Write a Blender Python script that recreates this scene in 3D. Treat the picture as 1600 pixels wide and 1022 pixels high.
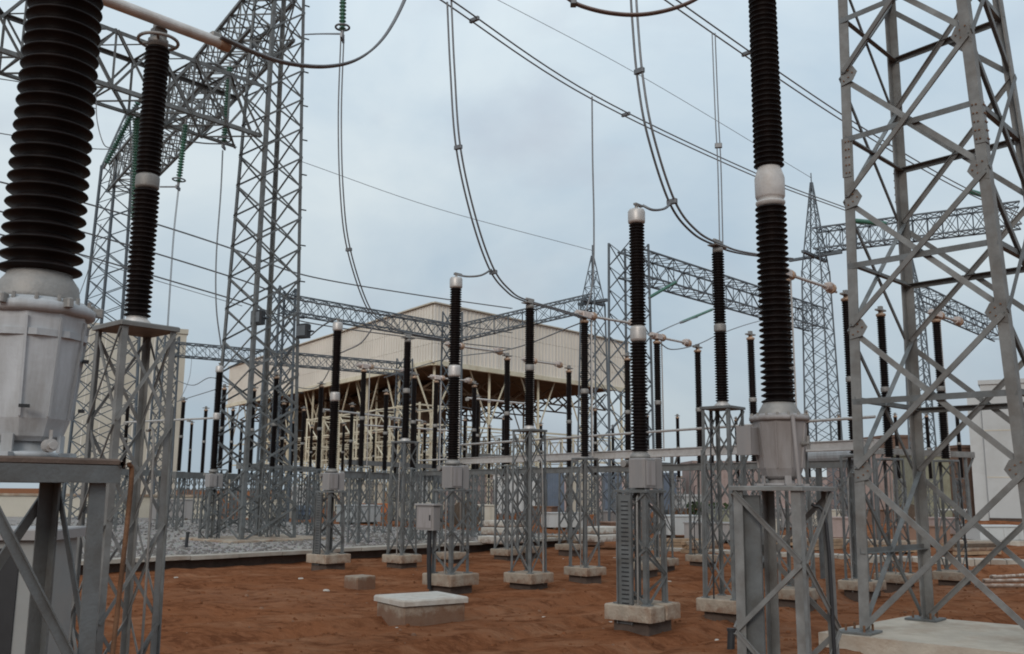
import bpy, math, random
from mathutils import Vector, Matrix, noise
random.seed(7)
sc = bpy.context.scene
for o in list(bpy.data.objects): bpy.data.objects.remove(o)
V = Vector
# ------------------------------------------------------------------ camera
CAMH, F, PITCH, ROLL = 2.2, 1480.0, math.atan(257/1480.0), math.radians(0.45)
cd = bpy.data.cameras.new('camera'); cam = bpy.data.objects.new('camera', cd)
sc.collection.objects.link(cam); sc.camera = cam
cd.sensor_width = 36; cd.lens = F/1600*36; cd.clip_start = .1; cd.clip_end = 6000
CR = Matrix.Rotation(math.pi/2+PITCH, 3, 'X') @ Matrix.Rotation(ROLL, 3, 'Z')
cam.location = (0, 0, CAMH); cam.rotation_euler = CR.to_euler()
# ------------------------------------------------------------------ sky, sun, exposure
SUN_EL, SUN_AZ = math.radians(27), math.radians(-163)      # behind the viewer, to the left, veiled by cloud
w = bpy.data.worlds.new('World'); sc.world = w; w.use_nodes = True
nt = w.node_tree; nt.nodes.clear(); N = nt.nodes.new; L = nt.links.new
out = N('ShaderNodeOutputWorld'); bg = N('ShaderNodeBackground'); bg.inputs[1].default_value = .1
sky = N('ShaderNodeTexSky'); sky.sky_type = 'NISHITA'; sky.sun_disc = False
sky.sun_elevation = SUN_EL; sky.sun_rotation = SUN_AZ; sky.air_density = 1.2; sky.dust_density = 2.5
tc = N('ShaderNodeTexCoord'); mp = N('ShaderNodeMapping'); mp.inputs['Scale'].default_value = (1, 1, 1.8)
mp.inputs['Location'].default_value = (.35, .1, .2)
n1 = N('ShaderNodeTexNoise'); n1.inputs['Scale'].default_value = 2.3; n1.inputs['Detail'].default_value = 7; n1.inputs['Roughness'].default_value = .52
n1.inputs['Distortion'].default_value = .35
r1 = N('ShaderNodeValToRGB'); r1.color_ramp.elements[0].position = .36; r1.color_ramp.elements[1].position = .64
r1.color_ramp.elements[0].color = (4.6, 5.7, 6.65, 1); r1.color_ramp.elements[1].color = (6.6, 7.4, 7.8, 1)
n2 = N('ShaderNodeTexNoise'); n2.inputs['Scale'].default_value = 5.5; n2.inputs['Detail'].default_value = 6
r2 = N('ShaderNodeValToRGB'); r2.color_ramp.elements[0].position = .5; r2.color_ramp.elements[1].position = .72
r2.color_ramp.elements[0].color = (0, 0, 0, 1); r2.color_ramp.elements[1].color = (.6, .6, .6, 1)
mx2 = N('ShaderNodeMixRGB'); mx2.inputs[2].default_value = (4.7, 5.2, 5.95, 1)
mx = N('ShaderNodeMixRGB'); mx.inputs[0].default_value = .95
L(tc.outputs['Generated'], mp.inputs[0]); L(mp.outputs[0], n1.inputs[0]); L(mp.outputs[0], n2.inputs[0])
L(n1.outputs[0], r1.inputs[0]); L(n2.outputs[0], r2.inputs[0])
L(r2.outputs[0], mx2.inputs[0]); L(r1.outputs[0], mx2.inputs[1])
sx = N('ShaderNodeSeparateXYZ'); L(tc.outputs['Generated'], sx.inputs[0])      # overcast sky: zenith brighter than horizon
mz = N('ShaderNodeMapRange'); mz.inputs['To Min'].default_value = .80; mz.inputs['To Max'].default_value = 1.65; L(sx.outputs['Z'], mz.inputs[0])
sc_ = N('ShaderNodeVectorMath'); sc_.operation = 'SCALE'; L(mx2.outputs[0], sc_.inputs[0]); L(mz.outputs[0], sc_.inputs['Scale'])
L(sky.outputs[0], mx.inputs[1]); L(sc_.outputs[0], mx.inputs[2])
L(mx.outputs[0], bg.inputs[0]); L(bg.outputs[0], out.inputs[0])
sl = bpy.data.lights.new('sun', 'SUN'); sl.energy = 1.25; sl.angle = math.radians(18); sl.color = (1, .95, .88)
sun = bpy.data.objects.new('sun', sl); sc.collection.objects.link(sun)
sd = V((math.sin(SUN_AZ)*math.cos(SUN_EL), math.cos(SUN_AZ)*math.cos(SUN_EL), math.sin(SUN_EL)))
sun.rotation_euler = sd.to_track_quat('Z', 'Y').to_euler()
vs = sc.view_settings; vs.view_transform = 'Standard'; vs.look = 'None'; vs.gamma = 1; vs.exposure = 0; vs.use_curve_mapping = False
sc.cycles.filter_width = 1.9; sc.cycles.max_bounces = 6

# ------------------------------------------------------------------ photo measuring helpers
def ray(px, py): return CR @ V(((px-800)/F, (511-py)/F, -1))
def G(px, py, z=0.0):                     # point at height z seen at a pixel
    d = ray(px, py); t = (z-CAMH)/d.z; return V((d.x*t, d.y*t, z))
def D(px, py, Y):                         # point at distance Y seen at a pixel
    d = ray(px, py); t = Y/d.y; return V((d.x*t, Y, CAMH+d.z*t))
VV = V((.663, .749, 0)).normalized(); UU = V((-.567, .823, 0)).normalized()
ANG = math.atan2(VV.y, VV.x); ZZ = V((0, 0, 1))

# ------------------------------------------------------------------ materials
MATS = {}
def mat(name, col, rough=.6, metal=0.0, ns=6.0, amt=.25, bump=0.0, bs=40.0, dirt=None, dirt_amt=.0, dirt_s=2.0, streak=False, coat=0.0, rnd=.12, trans=0.0, spec=.4):
    m = bpy.data.materials.new(name); m.use_nodes = True; t = m.node_tree; n = t.nodes.new; l = t.links.new
    b = t.nodes['Principled BSDF']; b.inputs['Roughness'].default_value = rough; b.inputs['Metallic'].default_value = metal
    b.inputs['Specular IOR Level'].default_value = spec
    if coat: b.inputs['Coat Weight'].default_value = coat; b.inputs['Coat Roughness'].default_value = .15
    if trans: b.inputs['Transmission Weight'].default_value = trans
    c = n('ShaderNodeTexCoord'); a = n('ShaderNodeTexNoise'); a.inputs['Scale'].default_value = ns; a.inputs['Detail'].default_value = 6; a.inputs['Roughness'].default_value = .6
    src = c.outputs['Object']
    if streak:
        q = n('ShaderNodeMapping'); q.inputs['Scale'].default_value = (3, 3, .35); l(src, q.inputs[0]); src = q.outputs[0]
    l(src, a.inputs[0])
    oi = n('ShaderNodeObjectInfo')
    mr = n('ShaderNodeMapRange'); mr.inputs['From Min'].default_value = .25; mr.inputs['From Max'].default_value = .75
    mr.inputs['To Min'].default_value = 1-amt; mr.inputs['To Max'].default_value = 1+amt; l(a.outputs[0], mr.inputs[0])
    mr2 = n('ShaderNodeMapRange'); mr2.inputs['To Min'].default_value = 1-rnd; mr2.inputs['To Max'].default_value = 1+rnd; l(oi.outputs['Random'], mr2.inputs[0])
    mu = n('ShaderNodeMath'); mu.operation = 'MULTIPLY'; l(mr.outputs[0], mu.inputs[0]); l(mr2.outputs[0], mu.inputs[1])
    vm = n('ShaderNodeVectorMath'); vm.operation = 'SCALE'; vm.inputs[0].default_value = col; l(mu.outputs[0], vm.inputs['Scale'])
    colout = vm.outputs[0]
    if dirt:
        e = n('ShaderNodeTexNoise'); e.inputs['Scale'].default_value = dirt_s; e.inputs['Detail'].default_value = 8; e.inputs['Roughness'].default_value = .65; l(src, e.inputs[0])
        rr = n('ShaderNodeMapRange'); rr.inputs['From Min'].default_value = .45; rr.inputs['From Max'].default_value = .68; rr.inputs['To Max'].default_value = dirt_amt; l(e.outputs[0], rr.inputs[0])
        k = n('ShaderNodeMixRGB'); k.inputs[2].default_value = (*dirt, 1); l(rr.outputs[0], k.inputs[0]); l(colout, k.inputs[1]); colout = k.outputs[0]
    l(colout, b.inputs['Base Color'])
    if bump:
        f = n('ShaderNodeTexNoise'); f.inputs['Scale'].default_value = bs; f.inputs['Detail'].default_value = 5; l(c.outputs['Object'], f.inputs[0])
        bp = n('ShaderNodeBump'); bp.inputs['Strength'].default_value = bump; bp.inputs['Distance'].default_value = .02; l(f.outputs[0], bp.inputs['Height']); l(bp.outputs[0], b.inputs['Normal'])
    MATS[name] = m; return m
mat('steel', (.145, .15, .15), .6, .2, 5, .22, .15, 60, (.085, .072, .06), .65, 3)
mat('steel_pale', (.185, .182, .175), .6, .15, 4, .28, .1, 60, (.11, .09, .075), .6, 2.5)
mat('steel_far', (.105, .12, .135), .65, .2, 2, .2)
mat('steel_brown', (.13, .09, .07), .6, .3, 8, .3, .2, 50, (.06, .04, .03), .6, 5)
mat('porcelain', (.0065, .0042, .004), .5, 0, 8, .3, .05, 80, (.022, .012, .009), .3, 4, rnd=.2, spec=.13)
mat('cast', (.27, .255, .24), .6, .4, 10, .25, .2, 50, (.15, .12, .1), .5, 5)
mat('alu', (.5, .465, .44), .45, .4, 8, .15, .1, 50, (.35, .27, .2), .35, 5)
mat('tank', (.385, .39, .40), .5, 0, 4, .16, .12, 30, (.2, .18, .16), .6, 2.2, True)
mat('tank_pink', (.285, .262, .255), .55, 0, 3, .12, .08, 30, (.14, .11, .095), .6, 2.4, True)
mat('box', (.25, .235, .23), .5, 0, 3, .12, .05, 30, (.25, .2, .17), .35, 3, True)
mat('cabinet', (.24, .245, .24), .5, 0, 3, .1, dirt=(.3, .27, .24), dirt_amt=.4)
mat('sleeve', (.43, .41, .395), .6, .1, 8, .15, .1, 50, (.33, .26, .21), .4, 5)
mat('concrete', (.31, .255, .2), .9, 0, 3, .3, .6, 25, (.19, .1, .055), .9, 2.2)
mat('concrete_pale', (.52, .48, .43), .9, 0, 3, .18, .4, 25, (.27, .19, .13), .55, 2.5)
mat('slab_concrete', (.42, .365, .3), .9, 0, 2, .2, .5, 20, (.28, .2, .14), .7, 1.2)
mat('concrete_shade_dark', (.085, .06, .048), .95, 0, 4, .3, .5, 25)  # dark concrete: shade below footings and pad rim is put into the colour
mat('cream', (.6, .54, .41), .6, .0, .6, .15, dirt=(.35, .25, .14), dirt_amt=.4, dirt_s=.8)
mat('clad', (.68, .625, .555), .7, 0, .15, .08, dirt=(.56, .51, .44), dirt_amt=.5, dirt_s=.2, rnd=.04)
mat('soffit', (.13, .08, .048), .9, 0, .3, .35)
mat('beige_wall', (.53, .485, .41), .85, 0, .4, .1, dirt=(.36, .31, .23), dirt_amt=.5, dirt_s=.3)
mat('white_wall', (.47, .475, .47), .8, 0, .4, .08, dirt=(.35, .34, .32), dirt_amt=.5, dirt_s=.3)
mat('green', (.04, .125, .085), .25, 0, 10, .2, coat=.5)
mat('wire', (.17, .17, .175), .5, .5, 10, .2)
mat('wire_red', (.20, .15, .135), .55, .3, 10, .2)
mat('copper', (.40, .27, .19), .5, .4, 9, .3)
mat('pinkalu', (.52, .44, .4), .5, .3, 9, .25, dirt=(.3, .2, .15), dirt_amt=.5)
mat('rust', (.17, .085, .045), .85, .1, 8, .4, .3, 60)
mat('black', (.02, .02, .022), .5, 0, 10, .2)
mat('glass', (.12, .13, .14), .12, 0, 5, .1)
mat('blue', (.13, .165, .22), .55, 0, .8, .2, dirt=(.2, .2, .2), dirt_amt=.3)
mat('orange', (.5, .16, .05), .6, 0, 2, .2)
mat('pink_metal', (.34, .26, .24), .65, 0, .6, .2, dirt=(.2, .14, .11), dirt_amt=.5)
mat('green_metal', (.28, .28, .21), .65, 0, .6, .2, dirt=(.17, .15, .1), dirt_amt=.5)
mat('brown_wall', (.2, .12, .085), .85, 0, .5, .2)
mat('leaf', (.045, .062, .03), 1, 0, 2, .4, spec=.05)
mat('bark', (.1, .07, .05), .9, 0, 4, .3)
mat('kerb', (.36, .325, .28), .9, 0, 2, .2, .4, 25, (.2, .13, .09), .6, 1.2)
mat('clod', (.19, .1, .06), .95, 0, 5, .4)
mat('gravelstone', (.145, .13, .12), .95, 0, 3, .5)
mat('soilclod', (.17, .068, .033), 1, 0, 3, .5, spec=0)
mat('plank', (.3, .2, .125), .9, 0, 4, .35)
mat('litter', (.42, .38, .33), .8, 0, 3, .3)

def mud(name, col, top):                     # red mud splashed unevenly up the foot of the concrete
    t = MATS[name].node_tree; n = t.nodes.new; l = t.links.new; b = t.nodes['Principled BSDF']; src = b.inputs['Base Color'].links[0].from_socket
    c = n('ShaderNodeTexCoord'); x = n('ShaderNodeSeparateXYZ'); l(c.outputs['Object'], x.inputs[0])
    a = n('ShaderNodeTexNoise'); a.inputs['Scale'].default_value = 5; a.inputs['Detail'].default_value = 7; a.inputs['Roughness'].default_value = .7; l(c.outputs['Object'], a.inputs[0])
    m1 = n('ShaderNodeMath'); m1.operation = 'MULTIPLY_ADD'; m1.inputs[1].default_value = .55; m1.inputs[2].default_value = top-.275; l(a.outputs[0], m1.inputs[0])
    m2 = n('ShaderNodeMath'); m2.operation = 'SUBTRACT'; l(m1.outputs[0], m2.inputs[0]); l(x.outputs['Z'], m2.inputs[1])
    r = n('ShaderNodeMapRange'); r.inputs['From Min'].default_value = -.03; r.inputs['From Max'].default_value = .1; r.inputs['To Max'].default_value = .8; l(m2.outputs[0], r.inputs[0])
    k = n('ShaderNodeMixRGB'); k.inputs[2].default_value = (*col, 1); l(r.outputs[0], k.inputs[0]); l(src, k.inputs[1]); l(k.outputs[0], b.inputs['Base Color'])
mud('concrete', (.15, .068, .036), .22); mud('concrete_pale', (.17, .09, .055), .1)
def ground_mat(name, cols, scales, bump, bs, vor=None):
    m = bpy.data.materials.new(name); m.use_nodes = True; t = m.node_tree; n = t.nodes.new; l = t.links.new
    b = t.nodes['Principled BSDF']; b.inputs['Roughness'].default_value = .95; b.inputs['Specular IOR Level'].default_value = 0
    c = n('ShaderNodeTexCoord'); prev = None
    for i, (col, s) in enumerate(zip(cols, scales)):
        if i == 0: rgb = n('ShaderNodeRGB'); rgb.outputs[0].default_value = (*col, 1); prev = rgb.outputs[0]; continue
        a = n('ShaderNodeTexNoise'); a.inputs['Scale'].default_value = s; a.inputs['Detail'].default_value = 7; a.inputs['Roughness'].default_value = .62; a.inputs['Distortion'].default_value = .4
        mp = n('ShaderNodeMapping'); mp.inputs['Location'].default_value = (i*13.7, i*5.1, 0); mp.inputs['Rotation'].default_value = (0, 0, ANG); mp.inputs['Scale'].default_value = (1, 1.5, 1)
        l(c.outputs['Object'], mp.inputs[0]); l(mp.outputs[0], a.inputs[0])
        rr = n('ShaderNodeMapRange'); rr.inputs['From Min'].default_value = .48; rr.inputs['From Max'].default_value = .62; rr.inputs['To Max'].default_value = .92; l(a.outputs[0], rr.inputs[0])
        k = n('ShaderNodeMixRGB'); k.inputs[2].default_value = (*col, 1); l(rr.outputs[0], k.inputs[0]); l(prev, k.inputs[1]); prev = k.outputs[0]
    f = n('ShaderNodeTexNoise'); f.inputs['Scale'].default_value = bs; f.inputs['Detail'].default_value = 8; f.inputs['Roughness'].default_value = .7; l(c.outputs['Object'], f.inputs[0])
    h = f.outputs[0]
    if vor:
        vo = n('ShaderNodeTexVoronoi'); vo.inputs['Scale'].default_value = vor; l(c.outputs['Object'], vo.inputs[0])
        k = n('ShaderNodeMixRGB'); k.blend_type = 'MULTIPLY'; k.inputs[0].default_value = .55; l(prev, k.inputs[1]); l(vo.outputs['Color'], k.inputs[2]); prev = k.outputs[0]
        hs = n('ShaderNodeHueSaturation'); hs.inputs['Saturation'].default_value = .45; hs.inputs['Value'].default_value = 1.25; l(prev, hs.inputs['Color']); prev = hs.outputs[0]
        h = vo.outputs['Distance']
    l(prev, b.inputs['Base Color'])
    bp = n('ShaderNodeBump'); bp.inputs['Strength'].default_value = bump; bp.inputs['Distance'].default_value = .08; l(h, bp.inputs['Height']); l(bp.outputs[0], b.inputs['Normal'])
    MATS[name] = m
ground_mat('soil', [(.205, .08, .038), (.22, .12, .078), (.13, .048, .023), (.255, .122, .068), (.115, .044, .022), (.225, .092, .046)], [1, .055, .2, .5, 1.6, 5], 1.0, 4)
ground_mat('gravel', [(.36, .29, .24), (.28, .225, .19), (.4, .31, .235)], [1, .3, .9], .8, 8, 16)

# ------------------------------------------------------------------ mesh helpers
COL = sc.collection.objects
def obj(name, me, m, parent=None, smooth=False, loc=None):
    if not isinstance(me, bpy.types.Mesh):
        vv, ff = me; d = bpy.data.meshes.new(name); d.from_pydata([tuple(p) for p in vv], [], ff); d.update(); me = d
    if m and not me.materials: me.materials.append(MATS[m])
    if smooth: me.polygons.foreach_set('use_smooth', [True]*len(me.polygons))
    o = bpy.data.objects.new(name, me); COL.link(o)
    if parent: o.parent = parent
    if loc is not None: o.location = loc
    return o
def tag(o, label, cat, group=None, kind=None):
    if label: o['label'] = label
    if cat: o['category'] = cat
    if group: o['group'] = group
    if kind: o['kind'] = kind
    return o
def thing(name, label, cat, loc=(0, 0, 0), rz=0, group=None):
    o = bpy.data.objects.new(name, None); COL.link(o); o.location = loc; o.rotation_euler = (0, 0, rz); o.empty_display_size = .2
    return tag(o, label, cat, group)
def join(*ms):
    vv, ff = [], []
    for a, b in ms:
        k = len(vv); vv += list(a); ff += [tuple(i+k for i in f) for f in b]
    return vv, ff
def box(x0, x1, y0, y1, z0, z1, ch=0.0):
    if ch <= 0:
        return ([V(p) for p in ((x0,y0,z0),(x1,y0,z0),(x1,y1,z0),(x0,y1,z0),(x0,y0,z1),(x1,y0,z1),(x1,y1,z1),(x0,y1,z1))],
                [(3,2,1,0),(4,5,6,7),(0,1,5,4),(1,2,6,5),(2,3,7,6),(3,0,4,7)])
    c = ch                                   # chamfered upright and top edges
    def ring(i, z):
        a = x0+i; b = x1-i; e = y0+i; f = y1-i
        return [V(p) for p in ((a+c,e,z),(b-c,e,z),(b,e+c,z),(b,f-c,z),(b-c,f,z),(a+c,f,z),(a,f-c,z),(a,e+c,z))]
    vv = ring(0, z0)+ring(0, z1-c)+ring(c*.7, z1)
    ff = [tuple(range(7, -1, -1)), tuple(range(16, 24))]
    for r in (0, 8): ff += [(r+i, r+(i+1) % 8, r+8+(i+1) % 8, r+8+i) for i in range(8)]
    return vv, ff
def cbox(cx, cy, cz, sx, sy, sz, ch=0.0): return box(cx-sx/2, cx+sx/2, cy-sy/2, cy+sy/2, cz-sz/2, cz+sz/2, ch)
def xf(m, loc=(0,0,0), rz=0, rx=0, ry=0):
    M = Matrix.Translation(loc) @ Matrix.Rotation(rz, 4, 'Z') @ Matrix.Rotation(ry, 4, 'Y') @ Matrix.Rotation(rx, 4, 'X')
    return [M @ p for p in m[0]], m[1]
def Lbar(a, b, d1, d2, w, t, w2=None):               # angle iron: corner on a-b, flanges along d1 and d2
    w2 = w2 or w; prof = [(0,0),(w,0),(w,t),(t,t),(t,w2),(0,w2)]
    vv = [p + d1*x + d2*y for p in (a, b) for x, y in prof]
    ff = [(i, (i+1) % 6, 6+(i+1) % 6, 6+i) for i in range(6)] + [(0,1,2,3),(0,3,4,5),(9,8,7,6),(11,10,9,6)]
    return vv, ff
def rod(a, b, w, w2=None):
    d = (b-a).normalized(); s = d.cross(ZZ)
    if s.length < .05: s = d.cross(V((1, .3, 0)))
    s.normalize(); u = d.cross(s); w2 = w2 or w
    vv = [p + s*(i*w/2) + u*(j*w2/2) for p in (a, b) for i, j in ((-1,-1),(1,-1),(1,1),(-1,1))]
    return vv, [(0,1,5,4),(1,2,6,5),(2,3,7,6),(3,0,4,7),(3,2,1,0),(4,5,6,7)]
def cyl(a, b, r, n=10, r2=None):
    d = (b-a).normalized(); s = d.cross(ZZ)
    if s.length < .05: s = d.cross(V((1, .3, 0)))
    s.normalize(); u = d.cross(s); r2 = r if r2 is None else r2
    vv = [p + s*(q*math.cos(2*math.pi*i/n)) + u*(q*math.sin(2*math.pi*i/n)) for p, q in ((a, r), (b, r2)) for i in range(n)]
    return vv, [(i, (i+1) % n, n+(i+1) % n, n+i) for i in range(n)] + [tuple(range(n-1, -1, -1)), tuple(range(n, 2*n))]
def spline(pts, per=10):
    P = [pts[0]*2-pts[1]] + list(pts) + [pts[-1]*2-pts[-2]]; o = []
    for i in range(1, len(P)-2):
        for k in range(per):
            t = k/per; a, b, c, d = P[i-1:i+3]
            o.append(.5*((2*b)+(c-a)*t+(2*a-5*b+4*c-d)*t*t+(3*b-a-3*c+d)*t**3))
    return o + [P[-2]]
def tube(pts, r, n=6, closed=False):
    vv, ff = [], []; m = len(pts); s = None
    for i, p in enumerate(pts):
        d = (pts[(i+1) % m]-pts[i-1]) if (closed or 0 < i < m-1) else (pts[1]-pts[0] if i == 0 else pts[-1]-pts[-2])
        d.normalize()
        if s is None: s = d.cross(ZZ) if abs(d.z) < .95 else d.cross(V((0, 1, 0)))
        s = (s-d*s.dot(d)).normalized(); u = d.cross(s)
        vv += [p + s*(r*math.cos(2*math.pi*k/n)) + u*(r*math.sin(2*math.pi*k/n)) for k in range(n)]
    for i in range(m if closed else m-1):
        for k in range(n): ff.append((i*n+k, i*n+(k+1) % n, ((i+1) % m)*n+(k+1) % n, ((i+1) % m)*n+k))
    return vv, ff
LC = {}
def lathe(prof, n=20):
    key = (tuple((round(a, 4), round(b, 4)) for a, b in prof), n)
    if key in LC: return LC[key]
    vv = [V((r*math.cos(2*math.pi*k/n), r*math.sin(2*math.pi*k/n), z)) for r, z in prof for k in range(n)]
    ff = [(i*n+k, i*n+(k+1) % n, (i+1)*n+(k+1) % n, (i+1)*n+k) for i in range(len(prof)-1) for k in range(n)]
    ff += [tuple(range(n-1, -1, -1)), tuple(range((len(prof)-1)*n, len(prof)*n))]
    LC[key] = me = bpy.data.meshes.new('turned'); me.from_pydata([tuple(p) for p in vv], [], ff); me.update()
    me.polygons.foreach_set('use_smooth', [True]*(len(me.polygons)-2)+[False]*2)
    return me
LM = {}
def turned(name, prof, m, parent, z=0, n=20, xy=(0, 0)):
    me = lathe(prof, n); k = (me.name, m)
    if me.materials and me.materials[0] is not MATS[m]:
        if k not in LM: c = me.copy(); c.materials.clear(); c.materials.append(MATS[m]); LM[k] = c
        me = LM[k]
    return obj(name, me, m, parent, loc=(xy[0], xy[1], z))
def sheds(Lh, rc, rs, pitch, taper=0.0):
    n = max(3, round(Lh/pitch)); p = Lh/n; o = [(rc*1.06, 0)]
    for i in range(n):
        z = i*p; k = 1-taper*i/n
        o += [(rc*k, z+.06*p), (rs*k*.97, z+.36*p), (rs*k, z+.44*p), (rs*k*.985, z+.54*p), (rc*k*1.12, z+.88*p)]
    return o + [(rc*1.06*(1-taper), Lh)]
def insulator(parent, z0, z1, rc, rs, pitch, n=16, xy=(0, 0), taper=0.0, name='insulator'):
    return turned(name, sheds(z1-z0, rc, rs, pitch, taper), 'porcelain', parent, z0, n, xy)

def lattice(root, B, T, ts, lw, bw, pat='X', m='steel', legn='leg', brn='brace', single=True, hz=True, lt=None, bt=None, faces=(0,1,2,3), thin=False, inset=.02):
    """four corner members from B[i] to T[i] with bracing on the faces between them"""
    lt = lt or lw*.14; bt = bt or bw*.16
    cB = sum(B, V())/4; cT = sum(T, V())/4
    for i in range(4):
        d1 = (B[(i+1) % 4]-B[i]).normalized(); d2 = (B[i-1]-B[i]).normalized()
        obj(legn, rod(B[i], T[i], lw) if thin else Lbar(B[i], T[i], d1, d2, lw, lt), m, root)
    acc = []
    for f in faces:
        g = (f+1) % 4
        nrm = (B[g]-B[f]).cross(T[f]-B[f]).normalized()
        if nrm.dot(((B[f]+B[g])/2)-cB) < 0 and ((B[f]+B[g])/2-cB).length > 0: nrm = -nrm
        for k in range(len(ts)-1):
            t0, t1 = ts[k], ts[k+1]
            a0, a1 = B[f].lerp(T[f], t0), B[f].lerp(T[f], t1); b0, b1 = B[g].lerp(T[g], t0), B[g].lerp(T[g], t1)
            bars = []
            if pat == 'X': bars = [(a0, b1, 1), (b0, a1, -1)]
            elif pat == 'Z': bars = [(a0, b1, 1)] if (k+f) % 2 == 0 else [(b0, a1, 1)]
            if hz and k > 0: bars.append((a0, b0, -1))
            for p, q, sgn in bars:
                off = nrm*(bt*1.3 if sgn > 0 else -(lt+.002))
                s = nrm.cross(q-p).normalized()
                dn = (q-p).normalized()*inset; mesh = rod(p, q, bw*.8) if thin else Lbar(p+dn+off-s*(bw/2), q-dn+off-s*(bw/2), s, nrm*(1 if sgn > 0 else -1), bw, bt, bw*.45)
                if single: obj(brn, mesh, m, root)
                else: acc.append(mesh)
    if acc:
        o = obj('bracing', join(*acc), m, root); o['kind'] = 'stuff'
def sq(w, z, cx=0, cy=0): h = w/2; return [V((cx-h, cy-h, z)), V((cx+h, cy-h, z)), V((cx+h, cy+h, z)), V((cx-h, cy+h, z))]
def lin(n): return [i/n for i in range(n+1)]

# ================================================================== THE SETTING
def coords(lo, hi, a, b, step, grow=1.25):
    c = []; x = a
    while x <= b: c.append(x); x += step
    s = step; x = c[-1]
    while x < hi: s *= grow; x += s; c.append(x)
    s = step; x = c[0]
    while x > lo: s *= grow; x -= s; c.insert(0, x)
    return c
xs = coords(-1500, 1500, -18, 20, .3); ys = coords(-300, 3000, 8, 40, .3)
FOOT = []
def gz(x, y):
    k = max(0, 1-max(0, abs(x)-25)/30)*max(0, 1-max(0, abs(y-20)-30)/30)
    p = V((x*.25, y*.25, 0)); q = V((x*1.1, y*1.1, 3)); r = V((x*2.7, y*2.7, 8))
    a_ = x*VV.x+y*VV.y; b_ = -x*VV.y+y*VV.x; r_ = 0
    for c in (3.2, 5.0, 8.3, 10.1, 12.4):                     # wheel tracks along the bays
        r_ -= .11*math.exp(-((b_-c-.35*math.sin(a_*.23+c))/.22)**2)*(1+.5*math.sin(a_*7)*.3)-.06*math.exp(-((b_-c-.35*math.sin(a_*.23+c)-.42)/.16)**2)
    return k*(r_+.08*noise.noise(p)+.075*noise.noise(q)+.045*noise.noise(r)) - .02
vv = [(x, y, gz(x, y)) for y in ys for x in xs]; nx = len(xs)
ff = [(j*nx+i, j*nx+i+1, (j+1)*nx+i+1, (j+1)*nx+i) for j in range(len(ys)-1) for i in range(nx-1)]
tag(obj('ground', (vv, ff), 'soil', smooth=True), 'red brown bare soil of the yard', 'ground', kind='structure')
# raised gravel pad with a concrete rim on the left
e0 = V((-10.6, 25.4, 0))-VV*16; e1 = V((-10.6, 25.4, 0))+VV*22.5
far = UU*75
def slab(p, q, off0, off1, z0, z1):
    nrm = V((-VV.y, VV.x, 0)); a, b = p+nrm*off0, q+nrm*off0; c, d = q+nrm*off1, p+nrm*off1
    return [V((k.x, k.y, z)) for z in (z0, z1) for k in (a, b, c, d)], [(3,2,1,0),(4,5,6,7),(0,1,5,4),(1,2,6,5),(2,3,7,6),(3,0,4,7)]
tag(obj('gravel_pad', slab(e0, e1, .5, 80, -.3, .30), 'gravel'), 'grey gravel pad raised above the soil', 'gravel pad', kind='structure')
kb = tag(obj('pad_kerb_wall', slab(e0, e1, .30, .5, -.3, .24), 'concrete_shade_dark'), 'dark footing wall under the gravel pad rim', 'kerb', kind='structure')  # wall coloured dark to paint the shadow band beneath the rim slabs
# rim slabs: single kerb stones along the edge
ln = (e1-e0).length; n = int(ln/1.5); rim = tag(bpy.data.objects.new('pad_kerb', None), 'row of concrete kerb slabs edging the gravel pad', 'kerb', kind='structure'); COL.link(rim)
for i in range(n):
    a = e0+VV*(ln*i/n+.012); b = e0+VV*(ln*(i+1)/n-.012); dz = random.uniform(-.012, .012)
    obj('kerb_slab', slab(a, b, random.uniform(-.03, .02), .56, .245+dz, .35+dz), 'kerb', rim)
# stones and litter lying on the soil
acc = []
for i in range(330):
    y = random.uniform(11, 40); x = random.uniform(-.6, .75)*y*.9; s = random.uniform(.012, .035)*(1 if random.random() < .92 else 1.8)
    if x < -10.6+(y-25.4)*.885 and y > 24: continue
    p = [V((random.uniform(.6, 1.2)*s*math.cos(k*1.257+random.random()*.5), random.uniform(.6, 1.2)*s*math.sin(k*1.257), 0)) for k in range(5)]
    c = V((x, y, gz(x, y)-.006)); t = [q*.6+V((0, 0, s*.7)) for q in p]
    acc.append(([c+q for q in p]+[c+q for q in t], [(k, (k+1) % 5, 5+(k+1) % 5, 5+k) for k in range(5)]+[(5, 6, 7, 8, 9)]))
tag(obj('loose_stones', join(*acc), 'clod'), 'small loose stones and clods on the red soil', 'stones', kind='stuff')
acc = []
for px, py, s in ((510, 922, .16), (960, 870, .1), (952, 962, .12), (1046, 905, .09), (850, 960, .07), (940, 963, .05), (470, 905, .12), (275, 903, .1), (380, 1000, .08), (880, 870, .07), (620, 980, .05), (1120, 998, .07), (1180, 870, .2)):
    c = G(px, py, 0); c.z = gz(c.x, c.y)-.01
    s *= .55; acc.append(xf(box(-s, s, -s*.6, s*.6, 0, s*.5, s*.25), c, random.random()*3))
tag(obj('litter_scraps', join(*acc), 'litter'), 'pale scraps and chips strewn on the red soil', 'litter', kind='stuff')

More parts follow.
